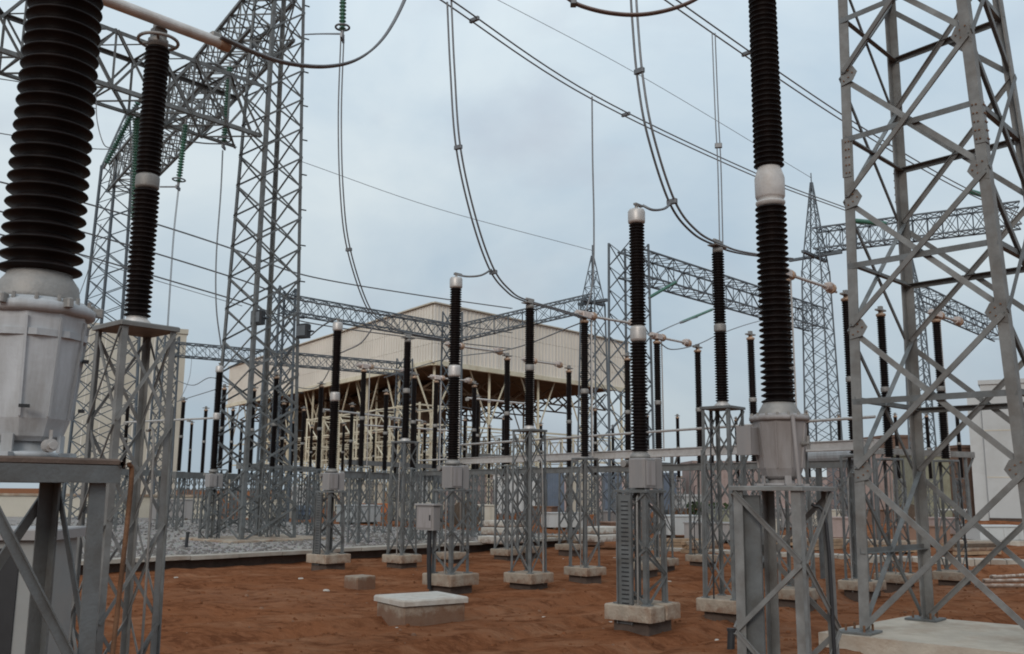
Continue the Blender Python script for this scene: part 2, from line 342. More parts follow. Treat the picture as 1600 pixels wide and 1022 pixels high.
# ------------------------------------------------------------------ generic stand on a footing
def footing(root, s, top=.36, z0=.14, m='concrete', split=False):
    if split:
        obj('footing', box(-s/2, -.02, -s/2, s/2, z0, top, .02), m, root); obj('footing', box(.02, s/2, -s/2, s/2, z0+.01, top+.015, .02), m, root)
    else: obj('footing', box(-s/2, s/2, -s/2, s/2, z0, top, .02), m, root)
    obj('pedestal', box(-s*.37, s*.37, -s*.37, s*.37, -.4, z0-.002), 'concrete_shade_dark', root)  # dark colour paints the shadow gap below the overhanging footing
def stand(root, z0, z1, w0, w1, n, lw=.1, bw=.055, m='steel', single=True, pat='X', plate=None, thin=False):
    lattice(root, sq(w0, z0), sq(w1, z1), lin(n), lw, bw, pat, m, single=single, thin=thin, hz=False)
    for p in sq(w0*.96, z0): obj('foot_plate', cbox(p.x, p.y, z0+.01, lw*1.9, lw*1.9, .02), m, root)
    if not thin:                             # earthing strap and cable conduit clipped to two of the legs
        c = random.choice(((1, -1), (-1, -1), (-1, 1))); h0, h1 = w0/2*1.04, w1/2*1.04
        obj('earth_strap', rod(V((c[0]*h0, c[1]*h0, z0-.2)), V((c[0]*h1, c[1]*h1, z1*.8)), .035, .012), 'steel', root)
        c = random.choice(((.4, -1), (-1, .3), (-1, -.4))); tp = z0+(z1-z0)*random.uniform(.7, 1)
        obj('conduit', tube(spline([V((c[0]*h0*1.06, c[1]*h0*1.06, z0-.25)), V((c[0]*h0*1.05, c[1]*h0*1.05, z0+.4)), V((c[0]*h1*1.03, c[1]*h1*1.03, tp-.2)), V((c[0]*h1*.7, c[1]*h1*.7, tp))], 4), random.choice((.014, .02)), 6), random.choice(('black', 'cast')), root, True)
    if plate: obj('base_plate', box(-plate/2, plate/2, -plate/2, plate/2, z1+.002, z1+.05, .01), m, root)
def ring(root, R, r, z, m='alu', name='corona_ring', n=28, xy=(0, 0)):
    pts = [V((xy[0]+R*math.cos(2*math.pi*k/n), xy[1]+R*math.sin(2*math.pi*k/n), z)) for k in range(n)]
    return obj(name, tube(pts, r, 8, True), m, root, True)
def joint(root, z, h, r, m='alu', n=18, xy=(0, 0)):
    return turned('flange_joint', [(r*.8, 0), (r*.98, h*.12), (r, h*.2), (r, h*.8), (r*.98, h*.88), (r*.8, h)], m, root, z, n, xy)

# ================================================================== NEAR RIGHT TOWER
T1 = G(1343, 988, .18); T2 = G(1446, 968, .18); T3 = G(1643, 1018, .18); T4 = T2+(T3-T1)
ctr = (T1+T2+T3+T4)/4
root = thing('lattice_tower', 'tall galvanised lattice tower close by at the right edge, cut off by the frame', 'tower', (ctr.x, ctr.y, 0))
HT = 15.0
tops = [D(px, 0, p.y) for px, p in ((1309, T1), (1386, T2), (1511, T3), (1567, T4))]
B = [p-V((ctr.x, ctr.y, 0)) for p in (T1, T3, T4, T2)]
Tt = [tops[0], tops[2], tops[3], tops[1]]
T = []
for b, t in zip((T1, T3, T4, T2), Tt):
    k = (HT-b.z)/(t.z-b.z); T.append(b+(t-b)*k-V((ctr.x, ctr.y, 0)))
zn = [.18, 2.55, 4.75, 6.85, 8.95, 11.0, 13, 15]; ts = [(z-.18)/(HT-.18) for z in zn]
lw = .15
lattice(root, B, T, ts, lw, .085, 'X', 'steel_pale', hz=False, lt=.026, bt=.014, faces=(0, 2), inset=.08)
for f, g in ((1, 2), (3, 0)):                # side faces: X bracing with level struts at mid panel
    nrm = (B[g]-B[f]).cross(T[f]-B[f]).normalized()
    if nrm.dot(B[f]+B[g]) < 0: nrm = -nrm
    for k in range(len(ts)-1):
        a0, a1 = B[f].lerp(T[f], ts[k]), B[f].lerp(T[f], ts[k+1]); b0, b1 = B[g].lerp(T[g], ts[k]), B[g].lerp(T[g], ts[k+1])
        for p, q, o_ in ((a0, b1, .016), (b0, a1, -.03), (a0.lerp(a1, .5), b0.lerp(b1, .5), -.05)):
            s = nrm.cross(q-p).normalized()
            obj('brace', Lbar(p+nrm*o_-s*.05, q+nrm*o_-s*.05, s, -nrm, .085, .012, .03 if o_ > 0 else .08), 'steel', root)
for k in range(1, 6):                        # gusset plates where the front braces meet the legs
    for i, j in ((0, 1), (1, 0)):
        p = B[i].lerp(T[i], ts[k]); d = (B[j].lerp(T[j], ts[k])-p).normalized(); up = (T[i]-B[i]).normalized(); nn = d.cross(up).normalized()
        if nn.dot((B[0]+B[1])) < 0: nn = -nn
        q = p+nn*.002; vv = [q+up*.17+d*.01, q-up*.17+d*.01, q-up*.13+d*.22, q-up*.0+d*.3, q+up*.13+d*.22]
        g_ = obj('gusset_plate', ([v+nn*.001 for v in vv]+[v+nn*.010 for v in vv], [(4, 3, 2, 1, 0), (5, 6, 7, 8, 9)]+[(a, (a+1) % 5, 5+(a+1) % 5, 5+a) for a in range(5)]), 'steel_pale', root)
        obj('bolts', join(*[cyl(q+d*a+up*b, q+d*a+up*b+nn*.03, .012, 6) for a, b in ((.07, .1), (.07, -.1), (.15, .06), (.15, -.06), (.22, 0))]), 'rust', g_)['kind'] = 'stuff'
for k in (1, 2, 3, 4):                       # plan struts joining opposite legs
    a = [B[i].lerp(T[i], (ts[k]+ts[k+1])/2) for i in range(4)]
    obj('plan_strut', Lbar(a[0], a[1], V((0, 0, -1)), (a[3]-a[0]).normalized(), .09, .012), 'steel', root)
    obj('plan_strut', Lbar(a[3], a[2], V((0, 0, -1)), (a[0]-a[3]).normalized(), .09, .012), 'steel', root)
for i in range(4):                           # splice plates with bolts, foot plates
    d1 = (B[(i+1) % 4]-B[i]).normalized(); d2 = (B[i-1]-B[i]).normalized()
    for z in (7.55,):
        k = (z-.18)/(HT-.18); a = B[i].lerp(T[i], k-.022); b = B[i].lerp(T[i], k+.022); ax = (T[i]-B[i]).normalized()
        sp = obj('splice_plate', Lbar(a-d1*.014-d2*.014, b-d1*.014-d2*.014, d1, d2, .142, .013), 'steel_pale', root)
        bo = []
        for s in range(5):
            for c in (.055, .105):
                for da, db in ((d1, d2), (d2, d1)):
                    p = a+ax*((b-a).length*(s+.5)/5)+da*c-db*.014; bo.append(cyl(p, p-db*.018, .013, 6))
        obj('bolts', join(*bo), 'rust', sp)['kind'] = 'stuff'
    obj('foot_plate', xf(cbox(0, 0, .0, .5, .5, .03), (B[i].x, B[i].y, .193), ANG), 'steel', root)
    st = [cyl(V((B[i].x+x, B[i].y+y, .2)), V((B[i].x+x, B[i].y+y, .3)), .018, 6) for x, y in ((.2, 0), (-.2, 0), (0, .2), (0, -.2))]
    
    for q_ in st: obj('anchor_bolt', q_, 'rust', root)
# its pad
pc = [T1+(T1-ctr)*.34, T3+(T3-ctr)*.34, T4+(T4-ctr)*.34, T2+(T2-ctr)*.34]
obj('foundation_slab', ([V((p.x-ctr.x, p.y-ctr.y, z)) for z in (-.3, .172) for p in pc], [(3,2,1,0),(4,5,6,7),(0,1,5,4),(1,2,6,5),(2,3,7,6),(3,0,4,7)]), 'slab_concrete', root)

# ================================================================== CURRENT TRANSFORMERS IN FRONT
def ct_tank(root, z0, z1, rt, rb, m, ns=8, k=1.0, rot=0.0):
    H = z1-z0
    def ringv(r, z, n=ns): return [V((r*math.cos(2*math.pi*(i+.5)/n+rot), r*math.sin(2*math.pi*(i+.5)/n+rot), z)) for i in range(n)]
    prof = [(rb*.72, z0+.10*H), (rb*.86, z0+.13*H), (rb, z0+.24*H), (rt*.95, z0+.86*H), (rt*.95, z0+.90*H)]
    vv, ff = [], []
    for r, z in prof: vv += ringv(r, z)
    for j in range(len(prof)-1): ff += [(j*ns+i, j*ns+(i+1) % ns, (j+1)*ns+(i+1) % ns, (j+1)*ns+i) for i in range(ns)]
    ff += [tuple(range(ns-1, -1, -1)), tuple(range((len(prof)-1)*ns, len(prof)*ns))]
    tk = obj('tank', (vv, ff), m, root)
    turned('tank_flange', [(rt*.98, 0), (rt*1.07, .012), (rt*1.07, .06*H), (rt*.9, .1*H)], m, root, z0+.90*H, 24)
    bo = [cyl(V((rt*1.0*math.cos(a), rt*1.0*math.sin(a), z0+.955*H)), V((rt*1.0*math.cos(a), rt*1.0*math.sin(a), z0+1.01*H)), .013*k, 6) for a in [2*math.pi*i/16 for i in range(16)]]
    obj('flange_bolts', join(*bo), 'cast', root)['kind'] = 'stuff'
    turned('tank_foot', [(rb*.95, 0), (rb*.95, .03*H), (rb*.6, .04*H), (rb*.6, .11*H)], m, root, z0, 20)
    for i in range(4):
        a = math.pi/4+i*math.pi/2
        obj('mounting_foot', xf(join(cbox(0, 0, .012, .12*k, .10*k, .024), cbox(-.03*k, 0, .06*H+.02, .02, .07*k, .11*H)), (rb*.98*math.cos(a), rb*.98*math.sin(a), z0), a), m, root)
    for i in range(ns):                       # weld ribs up the corners
        a = 2*math.pi*(i+.5)/ns+rot
        p = V((rb*math.cos(a), rb*math.sin(a), z0+.25*H)); q = V((rt*.95*math.cos(a), rt*.95*math.sin(a), z0+.87*H))
        obj('rib', rod(p, q, .016*k, .03*k), m, tk)
    return tk
# --- right one
Yr = 10.4; pr = D(1222, 768, Yr)
zr = lambda y: D(1210, y, Yr).z
root = thing('current_transformer', 'brown porcelain current transformer with white sleeve, left of the near lattice tower', 'current transformer', (pr.x, pr.y, 0), ANG)
zp = zr(767)
stand(root, .05, zp, .78, .76, 3, .105, .055, 'steel_pale', plate=.84, pat='Z')
footing(root, 1.2, .05, -.1)
ct_tank(root, zp+.052, zr(648), .30, .235, 'tank_pink', 10)
turned('neck', [(.235, 0), (.235, .02), (.16, .15), (.15, .17)], 'cast', root, zr(650), 28)
insulator(root, zr(632), zr(322), .125, .185, .066, 36, taper=.06, name='lower_insulator')
turned('sleeve', [(.14, 0), (.165, .04), (.165, .06), (.12, .07), (.155, .10), (.165, .12), (.168, .34), (.16, .37), (.13, .46), (.12, .49)], 'sleeve', root, zr(324), 28)
insulator(root, zr(263), zr(-160), .12, .172, .062, 36, taper=.1, name='upper_insulator')
turned('head_cap', [(.17, 0), (.2, .03), (.2, .35), (.12, .45)], 'alu', root, zr(-160), 24)
tb = xf(cbox(0, 0, 0, .2, .16, .3, .01), (-.30, .22, zr(690)), 0)
obj('terminal_box', tb, 'tank_pink', root); obj('terminal_box_lid', xf(cbox(0, 0, 0, .012, .17, .31), (-.405, .22, zr(690)), 0), 'box', root)
obj('cable_pipe', tube([V((-.22, -.26, zr(652))), V((-.2, -.28, zp+.3)), V((-.19, -.29, zp+.06))], .022, 8), 'tank_pink', root, True)
obj('drain_valve', join(cyl(V((-.02, -.26, zp+.5)), V((-.02, -.35, zp+.5)), .025), cyl(V((-.02, -.33, zp+.44)), V((-.02, -.33, zp+.58)), .02)), 'cast', root)
obj('cable_tray', box(-.30, -.27, .12, .34, .05, zp-.05), 'steel', root)
# --- left one
Yl = 5.0; pl = D(36, 706, Yl); zl = lambda y: D(50, y, Yl).z
root = thing('current_transformer', 'large brown porcelain current transformer on pale grey tank at the left edge', 'current transformer', (pl.x, pl.y, 0), ANG)
zp = zl(716)
obj('base_plate', box(-.36, .36, -.36, .36, zp-.03, zp, .01), 'steel_brown', root)
obj('plate_edge', tube([V((.36, -.37, zp-.03)), V((.37, -.3, zp-.03)), V((.37, .3, zp-.03)), V((.36, .37, zp-.03))], .018, 8), 'steel_brown', root, True)
z1 = zp-.055
for s in (-1, 1):
    obj('frame_channel', box(-.36, .36, s*.33-.03, s*.33+.03, z1-.07, z1+.02), 'steel', root)
    obj('frame_channel', box(s*.33-.028, s*.33+.028, -.3, .3, z1-.065, z1+.018), 'steel', root)
lattice(root, sq(.66, .05), sq(.62, z1-.07), [0, .5, 1], .085, .05, 'Z', 'steel', hz=False)
footing(root, 1.1, .05, -.1)
ct_tank(root, zp+.002, zl(474), .275, .215, 'tank', 10, .8, .1)
obj('drain_valve', xf(join(cyl(V((0, 0, 0)), V((0, -.05, 0)), .034, 12), cyl(V((0, -.05, 0)), V((0, -.07, 0)), .02, 8), cbox(0, -.03, .05, .012, .012, .06)), (.03, -.22, zp+.06)), 'alu', root)
for z_k, a_k in ((560, -.35), (640, -.5), (520, .2), (640, -2.0)): obj('latch', xf(cbox(.0, 0, 0, .03, .05, .016), (.262*math.cos(a_k), .262*math.sin(a_k), zl(z_k)), a_k), 'black', root)
for k in range(6):
    a_k = k*math.pi/3-.4; obj('lifting_lug', xf(cbox(0, 0, 0, .06, .035, .05, .008), (.30*math.cos(a_k), .30*math.sin(a_k), zl(482)), a_k), 'cast', root)
obj('seam_band', cyl(V((0, 0, zl(533))), V((0, 0, zl(523))), .2685, 10), 'tank', root)
turned('neck', [(.21, 0), (.21, .03), (.2, .1), (.165, .15), (.16, .17)], 'cast', root, zl(476), 36)
insulator(root, zl(432), zl(-330), .142, .21, .072, 48, taper=.12, name='lower_insulator')
turned('sleeve', [(.14, 0), (.17, .05), (.17, .4), (.13, .5)], 'alu', root, zl(-330), 24)
obj('hanging_cable', tube(spline([V((.40, -.36, zp-.02)), V((.43, -.34, zp-.12)), V((.42, -.32, 1.6)), V((.38, -.34, .9)), V((.37, -.34, .1))]), .013, 8), 'rust', root, True)
obj('hanging_cable', tube(spline([V((-.1, .30, zp-.1)), V((.0, .36, 1.9)), V((.04, .36, 1.3)), V((-.06, .36, .7)), V((-.06, .36, .1))]), .014, 8), 'rust', root, True)
# --- cabinet behind the left stand
c = D(50, 900, 7.4)
root = thing('control_cabinet', 'grey beige outdoor cabinet standing behind the left transformer stand', 'cabinet', (c.x-.30, 7.4, 0), .1)
obj('body', box(-.5, .5, -.3, .3, .1, 1.82, .01), 'cabinet', root)
obj('roof_cap', box(-.56, .56, -.36, .36, 1.822, 1.9, .01), 'box', root)
obj('door', box(-.46, .12, -.315, -.302, .16, 1.76), 'cabinet', root); obj('door', box(.13, .3, -.312, -.302, .16, 1.76), 'black', root)  # the narrow black panel paints a dark recess, its shade put into the colour
obj('plinth', box(-.5, .5, -.3, .3, -.2, .098), 'concrete', root)

# ================================================================== POST INSULATORS ON TALL STANDS
def post(label, x, y, ztop=6.78, zpl=3.78, rs=.125, near=False, top='clamp', foot=True, single=True, group='post insulators on tall stands'):
    root = thing('post_insulator', label, 'post insulator', (x, y, 0), ANG, group)
    n = 32 if near else 16; f = .36 if foot else .02
    stand(root, f, zpl, .60, .56, 4, .062, .032, 'steel_pale' if near else 'steel', plate=.62, single=single, pat='X')
    if foot: footing(root, .84, f)
    zm = zpl+.14+(ztop-zpl-.3)*.5
    turned('base_flange', [(.15, 0), (.15, .03), (.1, .08), (.1, .1)], 'alu', root, zpl+.05, n)
    insulator(root, zpl+.14, zm-.08, rs*.68, rs, .05, n, name='lower_insulator'); joint(root, zm-.08, .16, rs*.92, 'cast', n)
    insulator(root, zm+.08, ztop-.1, rs*.66, rs*.96, .05, n, name='upper_insulator')
    turned('cap', [(rs*.8, 0), (rs*.8, .09), (rs*.5, .12)], 'cast', root, ztop-.1, n)
    if top == 'clamp':
        obj('clamp', join(cbox(0, 0, ztop+.06, .16, .08, .08, .01), cbox(0, 0, ztop+.13, .3, .05, .05, .01)), 'cast', root)
        obj('terminal_plate', cbox(0, 0, ztop+.025, .42, .2, .02), 'cast', root)
    return root
pb = D(213, 512, 9.4); zB = 6.55
ztube = D(252, 45, 9.4).z
rB = post('tall black post insulator with corona ring carrying the metal tube bus at left', pb.x, pb.y, D(248, 62, 9.4).z, D(213, 518, 9.4).z, .13, True, 'none', False)
zt = D(248, 62, 9.4).z
ring(rB, .20, .018, zt-.02, 'cast')
for a in (0, 2.1, 4.2): obj('ring_bracket', rod(V((.08*math.cos(a), .08*math.sin(a), zt-.02)), V((.2*math.cos(a), .2*math.sin(a), zt-.02)), .025), 'cast', rB)
obj('tube_clamp', join(cbox(0, 0, zt+.07, .14, .12, .1, .01), cbox(0, 0, zt+.17, .05, .2, .14, .01)), 'cast', rB)
# the tube bus
ta = G(346, 68, zt+.16); tb_ = G(120, -17, zt+.16); td = (tb_-ta).normalized()
root = thing('tube_bus', 'pale metal tube bus lying on the left post insulator', 'bus tube', ta)
obj('pipe', cyl(V(), td*6, .062, 20), 'alu', root, False)
obj('end_cap', cyl(-td*.09, td*.03, .072, 20), 'copper', root)
obj('end_clamp', xf(cbox(0, 0, .05, .12, .1, .08, .01), td*.08, ANG), 'cast', root)
post('black post insulator with grey joint on lattice stand, left of the near transformer', *D(1138, 940, 17.5).xy, 6.80, 3.72)
post('black post insulator on lattice stand beside the second breaker pole', *D(826, 905, 22.6).xy, 6.68, 3.60)
post('black post insulator on lattice stand in front of the big shed corner', *D(628, 875, 28.5).xy, 6.75, 3.6)

# ================================================================== BREAKER POLES
def breaker(label, x, y, ztop, zjo, zin, zpl, split=False, tray=False, cabinet=False, single=True, foot=True, bw=.9):
    root = thing('breaker_pole', label, 'circuit breaker', (x, y, 0), ANG, 'circuit breaker poles')
    stand(root, .42 if foot else .1, zpl, .56, .54, 4, .078, .042, 'steel', plate=.62, single=single, pat='Z')
    if foot: footing(root, bw, .42, .18, split=split)
    obj('mechanism_box', box(-.33, .02, -.30, .02, zpl+.08, zpl+.56, .02), 'box', root)
    obj('mechanism_box', box(.06, .28, -.26, .1, zpl+.07, zpl+.58, .02), 'box', root)
    obj('box_door', box(-.28, -.02, -.312, -.302, zpl+.12, zpl+.52), 'tank_pink', root)
    obj('base_casting', join(cyl(V((0, .06, zpl+.052)), V((0, .06, zin-.12)), .12, 16), cyl(V((-.3, .14, zin-.2)), V((.3, .14, zin-.2)), .06, 12)), 'cast', root)
    turned('base_flange', [(.15, 0), (.17, .02), (.17, .05), (.12, .12)], 'cast', root, zin-.12, 18)
    insulator(root, zin, zjo-.14, .1, .148, .055, 18, name='lower_insulator')
    joint(root, zjo-.14, .28, .14, 'alu')
    insulator(root, zjo+.14, ztop-.26, .095, .138, .055, 18, name='upper_insulator')
    turned('white_cap', [(.11, 0), (.145, .02), (.15, .05), (.15, .22), (.13, .26), (.04, .27)], 'alu', root, ztop-.26, 20)
    obj('terminal', join(cyl(V((0, 0, ztop)), V((0, 0, ztop+.1)), .03, 8), cbox(.06, 0, ztop+.1, .22, .06, .035)), 'cast', root)
    if tray: 
        tr = obj('cable_tray', box(-.36, -.33, -.06, .22, .12, zpl-.04), 'steel', root)
        for s in (-.06, .22): obj('tray_edge', box(-.40, -.362, s-.008, s+.008, .12, zpl-.04), 'steel', tr)
        h = []
        for k in range(26): h.append(cbox(-.3625, .08, .3+k*.07, .004, .14, .02))
        obj('tray_slots', join(*h), 'black', tr)['kind'] = 'stuff'
    if cabinet:
        ca = obj('control_cabinet', box(-.6, -.36, -.02, .52, 1.35, 1.88, .02), 'box', root)
        obj('cabinet_roof', box(-.63, -.34, -.06, .56, 1.882, 1.92, .01), 'box', ca)
        obj('cabinet_door', box(-.613, -.602, .02, .48, 1.4, 1.83), 'tank_pink', ca); obj('handle', cbox(-.62, .06, 1.62, .014, .03, .12), 'black', ca)
        obj('cable_pipe', tube([V((-.48, .2, 1.35)), V((-.48, .2, .7)), V((-.46, .18, .1))], .05, 8), 'black', root, True)
    return root
br1 = D(1004, 960, 16.0); br2 = D(704, 912, 21.5); br3 = D(513, 880, 27.6)
z_ = lambda y, p, x: D(x, y, p.y).z
breaker('nearest breaker pole, tall black column with white cap and split concrete footing', br1.x, br1.y, z_(328, br1, 1000), z_(522, br1, 1001), z_(706, br1, 1003), z_(770, br1, 1005), True, True)
breaker('breaker pole with grey control cabinet hung on its stand, second in its row', br2.x, br2.y, z_(434, br2, 706), z_(580, br2, 705), z_(718, br2, 704), z_(768, br2, 704), cabinet=True)
breaker('breaker pole standing just right of the lattice tower at the kerb, third in its row', br3.x, br3.y, z_(504, br3, 524), z_(620, br3, 518), z_(732, br3, 514), z_(770, br3, 513), tray=True)
breaker('breaker pole with brass-coloured head left of the tower on the gravel', -11.3, 36.4, 6.9, 4.95, 2.95, 2.2, single=False, foot=False)

# ================================================================== DISCONNECTORS
def ds_post(label, p, partner=None, ztop=6.62, zpl=3.02, single=True, foot=True, head=True, rs=.115, group='disconnector posts'):
    root = thing('disconnector_post', label, 'disconnector', (p[0], p[1], 0), ANG, group)
    f = .34 if foot else .25
    stand(root, f, zpl, .54, .5, 4, .06, .034, 'steel', single=single, plate=.5, thin=not single, pat='Z' if single else 'X')
    if foot: footing(root, .78, f)
    root.rotation_euler = (random.uniform(-.006, .006), random.uniform(-.006, .006), ANG+random.uniform(-.08, .08))
    zm = (zpl+ztop)/2+random.uniform(-.06, .06)
    insulator(root, zpl+.08, zm-.07, rs*.68, rs, .055, 12, name='lower_insulator'); joint(root, zm-.07, .14, rs*.95, 'cast', 12)
    insulator(root, zm+.07, ztop-.02, rs*.66, rs*.95, .055, 12, name='upper_insulator')
    turned('turning_head', [(.10, 0), (.12, .03), (.12, .07), (.06, .1), (.06, .16)], 'copper', root, ztop-.02, 12)
    if head:
        obj('head_casting', join(cbox(0, 0, ztop+.2, .34, .24, .16, .02), cyl(V((-.3, 0, ztop+.22)), V((.3, 0, ztop+.22)), .085, 10)), 'pinkalu', root); obj('contact_cap', cyl(V((.302, 0, ztop+.22)), V((.40, 0, ztop+.21)), .11, 12), 'copper', root)
        obj('terminal_pad', cbox(-.3, 0, ztop+.2, .2, .14, .03), 'alu', root)
    else:
        obj('saddle', join(cbox(0, 0, ztop+.15, .36, .14, .04), cbox(0, 0, ztop+.2, .1, .1, .1)), 'cast', root)
    if partner:
        d = V((partner[0]-p[0], partner[1]-p[1], 0)); d.rotate(Matrix.Rotation(-ANG, 3, 'Z')); Ld = d.length; e = d.normalized()
        a = V((0, 0, ztop+.2))+e*.2; m_ = V((0, 0, ztop+.24))+e*Ld*.8; b = V((0, 0, ztop+.2))+e*(Ld-.2)
        obj('contact_arm', cyl(a, m_, .036, 10), 'alu', root); obj('contact_arm', cyl(m_, b, .032, 10), 'alu', root)
        obj('contact_fingers', join(cyl(m_-e*.2, m_+e*.02, .085, 10), cbox(m_.x, m_.y, m_.z+.07, .2, .16, .1, .02)), 'pinkalu', root)
        obj('contact_cap', cyl(m_+e*.022, m_+e*.12, .12, 12), 'copper', root); obj('earthing_rod', cyl(V((0, 0, zpl+.1))+e*.3, V((0, 0, ztop+.1))+e*.28, .02, 8), 'alu', root)
    return root
PH = UU*6.6
a0 = V((1.9, 24.7, 0)); b0 = V((3.62, 26.65, 0))
ph = lambda p, k: (p.x+PH.x*k, p.y+PH.y*k)
ds_post('disconnector post with brown head right of the second breaker pole, tube arm pointing right', ph(a0, 0), ph(b0, 0))
ds_post('disconnector post hidden mostly behind the nearest breaker pole', ph(b0, 0), head=False)
ds_post('disconnector post close behind the second breaker pole', ph(a0, 1), ph(b0, 1))
ds_post('disconnector post left of the post insulator, in front of the shed', ph(b0, 1), head=False, single=False)
ds_post('disconnector post in front of cream shed columns left of shed corner', ph(a0, 2), ph(b0, 2), single=False, foot=False)
ds_post('disconnector post behind and right of the shed-corner post insulator', ph(b0, 2), head=False, single=False, foot=False)
ds_post('disconnector post hidden behind the near right transformer', (5.75, 19.6), (7.75, 21.5))
ds_post('black disconnector post seen along the left leg of the near tower', (7.75, 21.5), head=False)
c0 = V((4.35, 28.1, 0)); d0 = V((5.9, 29.8, 0))
ds_post('disconnector post with brown head just right of the nearest breaker pole', ph(c0, 0), ph(d0, 0))
ds_post('disconnector post with flat saddle standing against open sky left of the tall post insulator', ph(d0, 0), head=False)
ds_post('disconnector post overlapped by the second post insulator', ph(c0, 1), ph(d0, 1), single=False)
ds_post('slim disconnector post with saddle left of the brown headed one', ph(d0, 1), head=False, single=False)
ds_post('far disconnector post behind the second breaker pole', ph(c0, 2), ph(d0, 2), single=False, foot=False)
ds_post('far disconnector post before the shed right of the second breaker pole', ph(d0, 2), head=False, single=False, foot=False)
q1 = D(1388, 690, 23.4); q2 = D(1476, 690, 24.2); q0 = D(1330, 690, 27)
ds_post('black disconnector post with saddle seen through the middle of the near tower', q1.xy, head=False)
ds_post('black disconnector post with brown head seen through the near tower, right of its middle leg', q2.xy, (q2.x+1.4, q2.y+1.6))
def slim(label, px, topy, cat_top='head'):
    Y = 4.55*1480/(768+(px-800)*.0079-topy); p = D(px, 700, Y)
    ds_post(label, p.xy, single=False, foot=False, head=False, rs=.12, group='far posts of the next bays')
for lab, px, ty in (('slim dark post between lattice tower and breaker pole with brass head', 345, 606), ('slim dark post left of brass headed breaker pole', 281, 626), ('slim dark post seen through the left tall stand', 196, 632),
        ('small dark post at far left behind the pale tank', 95, 660), ('dark post inside the lattice tower silhouette', 427, 588), ('thin dark post low inside the lattice tower', 410, 628),
        ('dark post between lattice tower and third breaker pole', 499, 602), ('short dark post under the shed, right of third breaker pole', 565, 648), ('dark post left of the shed-corner post insulator', 602, 614),
        ('short dark post under the shed roof far back', 786, 654), ('thin dark post left of nearest breaker pole', 981, 558), ('thin dark post between tall post insulator and near transformer', 1180, 524),
        ('short dark post low behind the near tower', 1452, 650), ('short dark post behind the left stand, lower', 214, 680), ('thin dark post under shed left part', 648, 642), ('short dark post right of the disconnector row', 745, 622)):
    slim(lab, px, ty)
# gang beams running along the rows
def gang(label, p, q, z, h, wd, m='steel', pipe=True):
    root = thing('gang_beam', label, 'beam', (p[0], p[1], z))
    d = V((q[0]-p[0], q[1]-p[1], 0)); 
    obj('girder', rod(V(), d, wd, h), m, root)
    obj('flange', rod(V((0, 0, h/2+.012)), d+V((0, 0, h/2+.012)), wd*1.5, .02), m, root); obj('flange', rod(V((0, 0, -h/2-.012)), d+V((0, 0, -h/2-.012)), wd*1.5, .02), m, root)
    if pipe: obj('drive_pipe', cyl(V((0, 0, .52)), d+V((0, 0, .52)), .03, 8), 'alu', root)
    return root
o_ = VV*.42
gang('long grey beam along the nearest disconnector row', (a0-UU*8.4+o_).xy, (a0+UU*7.2+o_).xy, 3.14, .15, .14, 'alu')
gang('long grey beam along the second disconnector row', (c0-UU*7-o_).xy, (c0+UU*14-o_).xy, 2.9, .14, .14, 'steel_pale')
gang('grey beam behind the third breaker pole', D(535, 738, 34).xy, D(700, 742, 43).xy, 2.75, .2, .14, 'steel_pale', pipe=False)
p = D(1262, 708, 26); q = D(1345, 706, 24.5)
root = thing('equipment_tank', 'pale bluish cylinder lying behind the left leg of the near tower', 'tank', (p.x, p.y, 3.2))
obj('shell', cyl(V(), V((q.x-p.x, q.y-p.y, 0)), .22, 20), 'tank', root, False); obj('cradle', rod(V((.2, -.1, -.26)), V((q.x-p.x-.2, q.y-p.y, -.26)), .3, .08), 'steel', root)
for k in (.2, .8): obj('leg', rod(V(((q.x-p.x)*k, (q.y-p.y)*k, -3.3)), V(((q.x-p.x)*k, (q.y-p.y)*k, -.3)), .12), 'steel', root)

# ================================================================== GANTRY TOWERS AND BEAMS
def gantry(label, x, y, w0, w1, H, n, peak=0, lw=.15, bw=.07, single=False, z0=.0, m='steel_far', thin=True, arms=None, pat='X'):
    root = thing('gantry_tower', label, 'tower', (x, y, 0), ANG, 'gantry towers')
    lattice(root, sq(w0, z0), sq(w1, H), lin(n), lw, bw, pat, m, single=single, hz=False, thin=thin)
    if peak:
        lattice(root, sq(w1*.98, H), sq(.12, H+peak), lin(max(3, int(peak/1.1))), lw*.7, bw*.8, 'X', m, 'peak_leg', 'peak_brace', False, thin=thin)
        obj('spike', rod(V((0, 0, H+peak)), V((0, 0, H+peak+.8)), .08), m, root)
    if arms: obj('crossbar', join(rod(V((-arms[1], 0, arms[0])), V((arms[1], 0, arms[0])), .3, .2), rod(V((0, -arms[1], arms[0])), V((0, arms[1], arms[0])), .3, .2)), m, root)
    return root
TL = V((-10.0, 37.3, 0))
gl = gantry('big dark lattice gantry tower left of centre with two floodlights', TL.x, TL.y, 2.45, 1.4, 26, 20, 0, .15, .075, True, .3, 'steel', False)
obj('footing', box(-2.0, 2.6, -1.9, 1.7, .1, .38, .03), 'concrete', gl)
for i in range(14):
    z = 3+i*1.5; h = (2.45+(1.4-2.45)*z/26)/2
    obj('step_bolt', rod(V((h, -h, z)), V((h+.2, -h-.05, z)), .045), 'black', gl)
def floodlight(label, px, py, Y):
    p = D(px, py, Y); r = thing('floodlight', label, 'floodlight', p, -.5, 'floodlights on the tower')
    obj('housing', box(-.28, .28, -.12, .2, -.28, .28, .05), 'black', r); obj('lens', box(-.22, .22, -.135, -.122, -.2, .2), 'glass', r)
    obj('bracket', join(rod(V((-.31, 0, 0)), V((-.31, .3, 0)), .05), rod(V((.31, 0, 0)), V((.31, .3, 0)), .05), rod(V((-.27, .3, 0)), V((.27, .3, 0)), .05), rod(V((0, .3, 0)), V((-.5, .7, -.1)), .07)), 'steel_far', r)
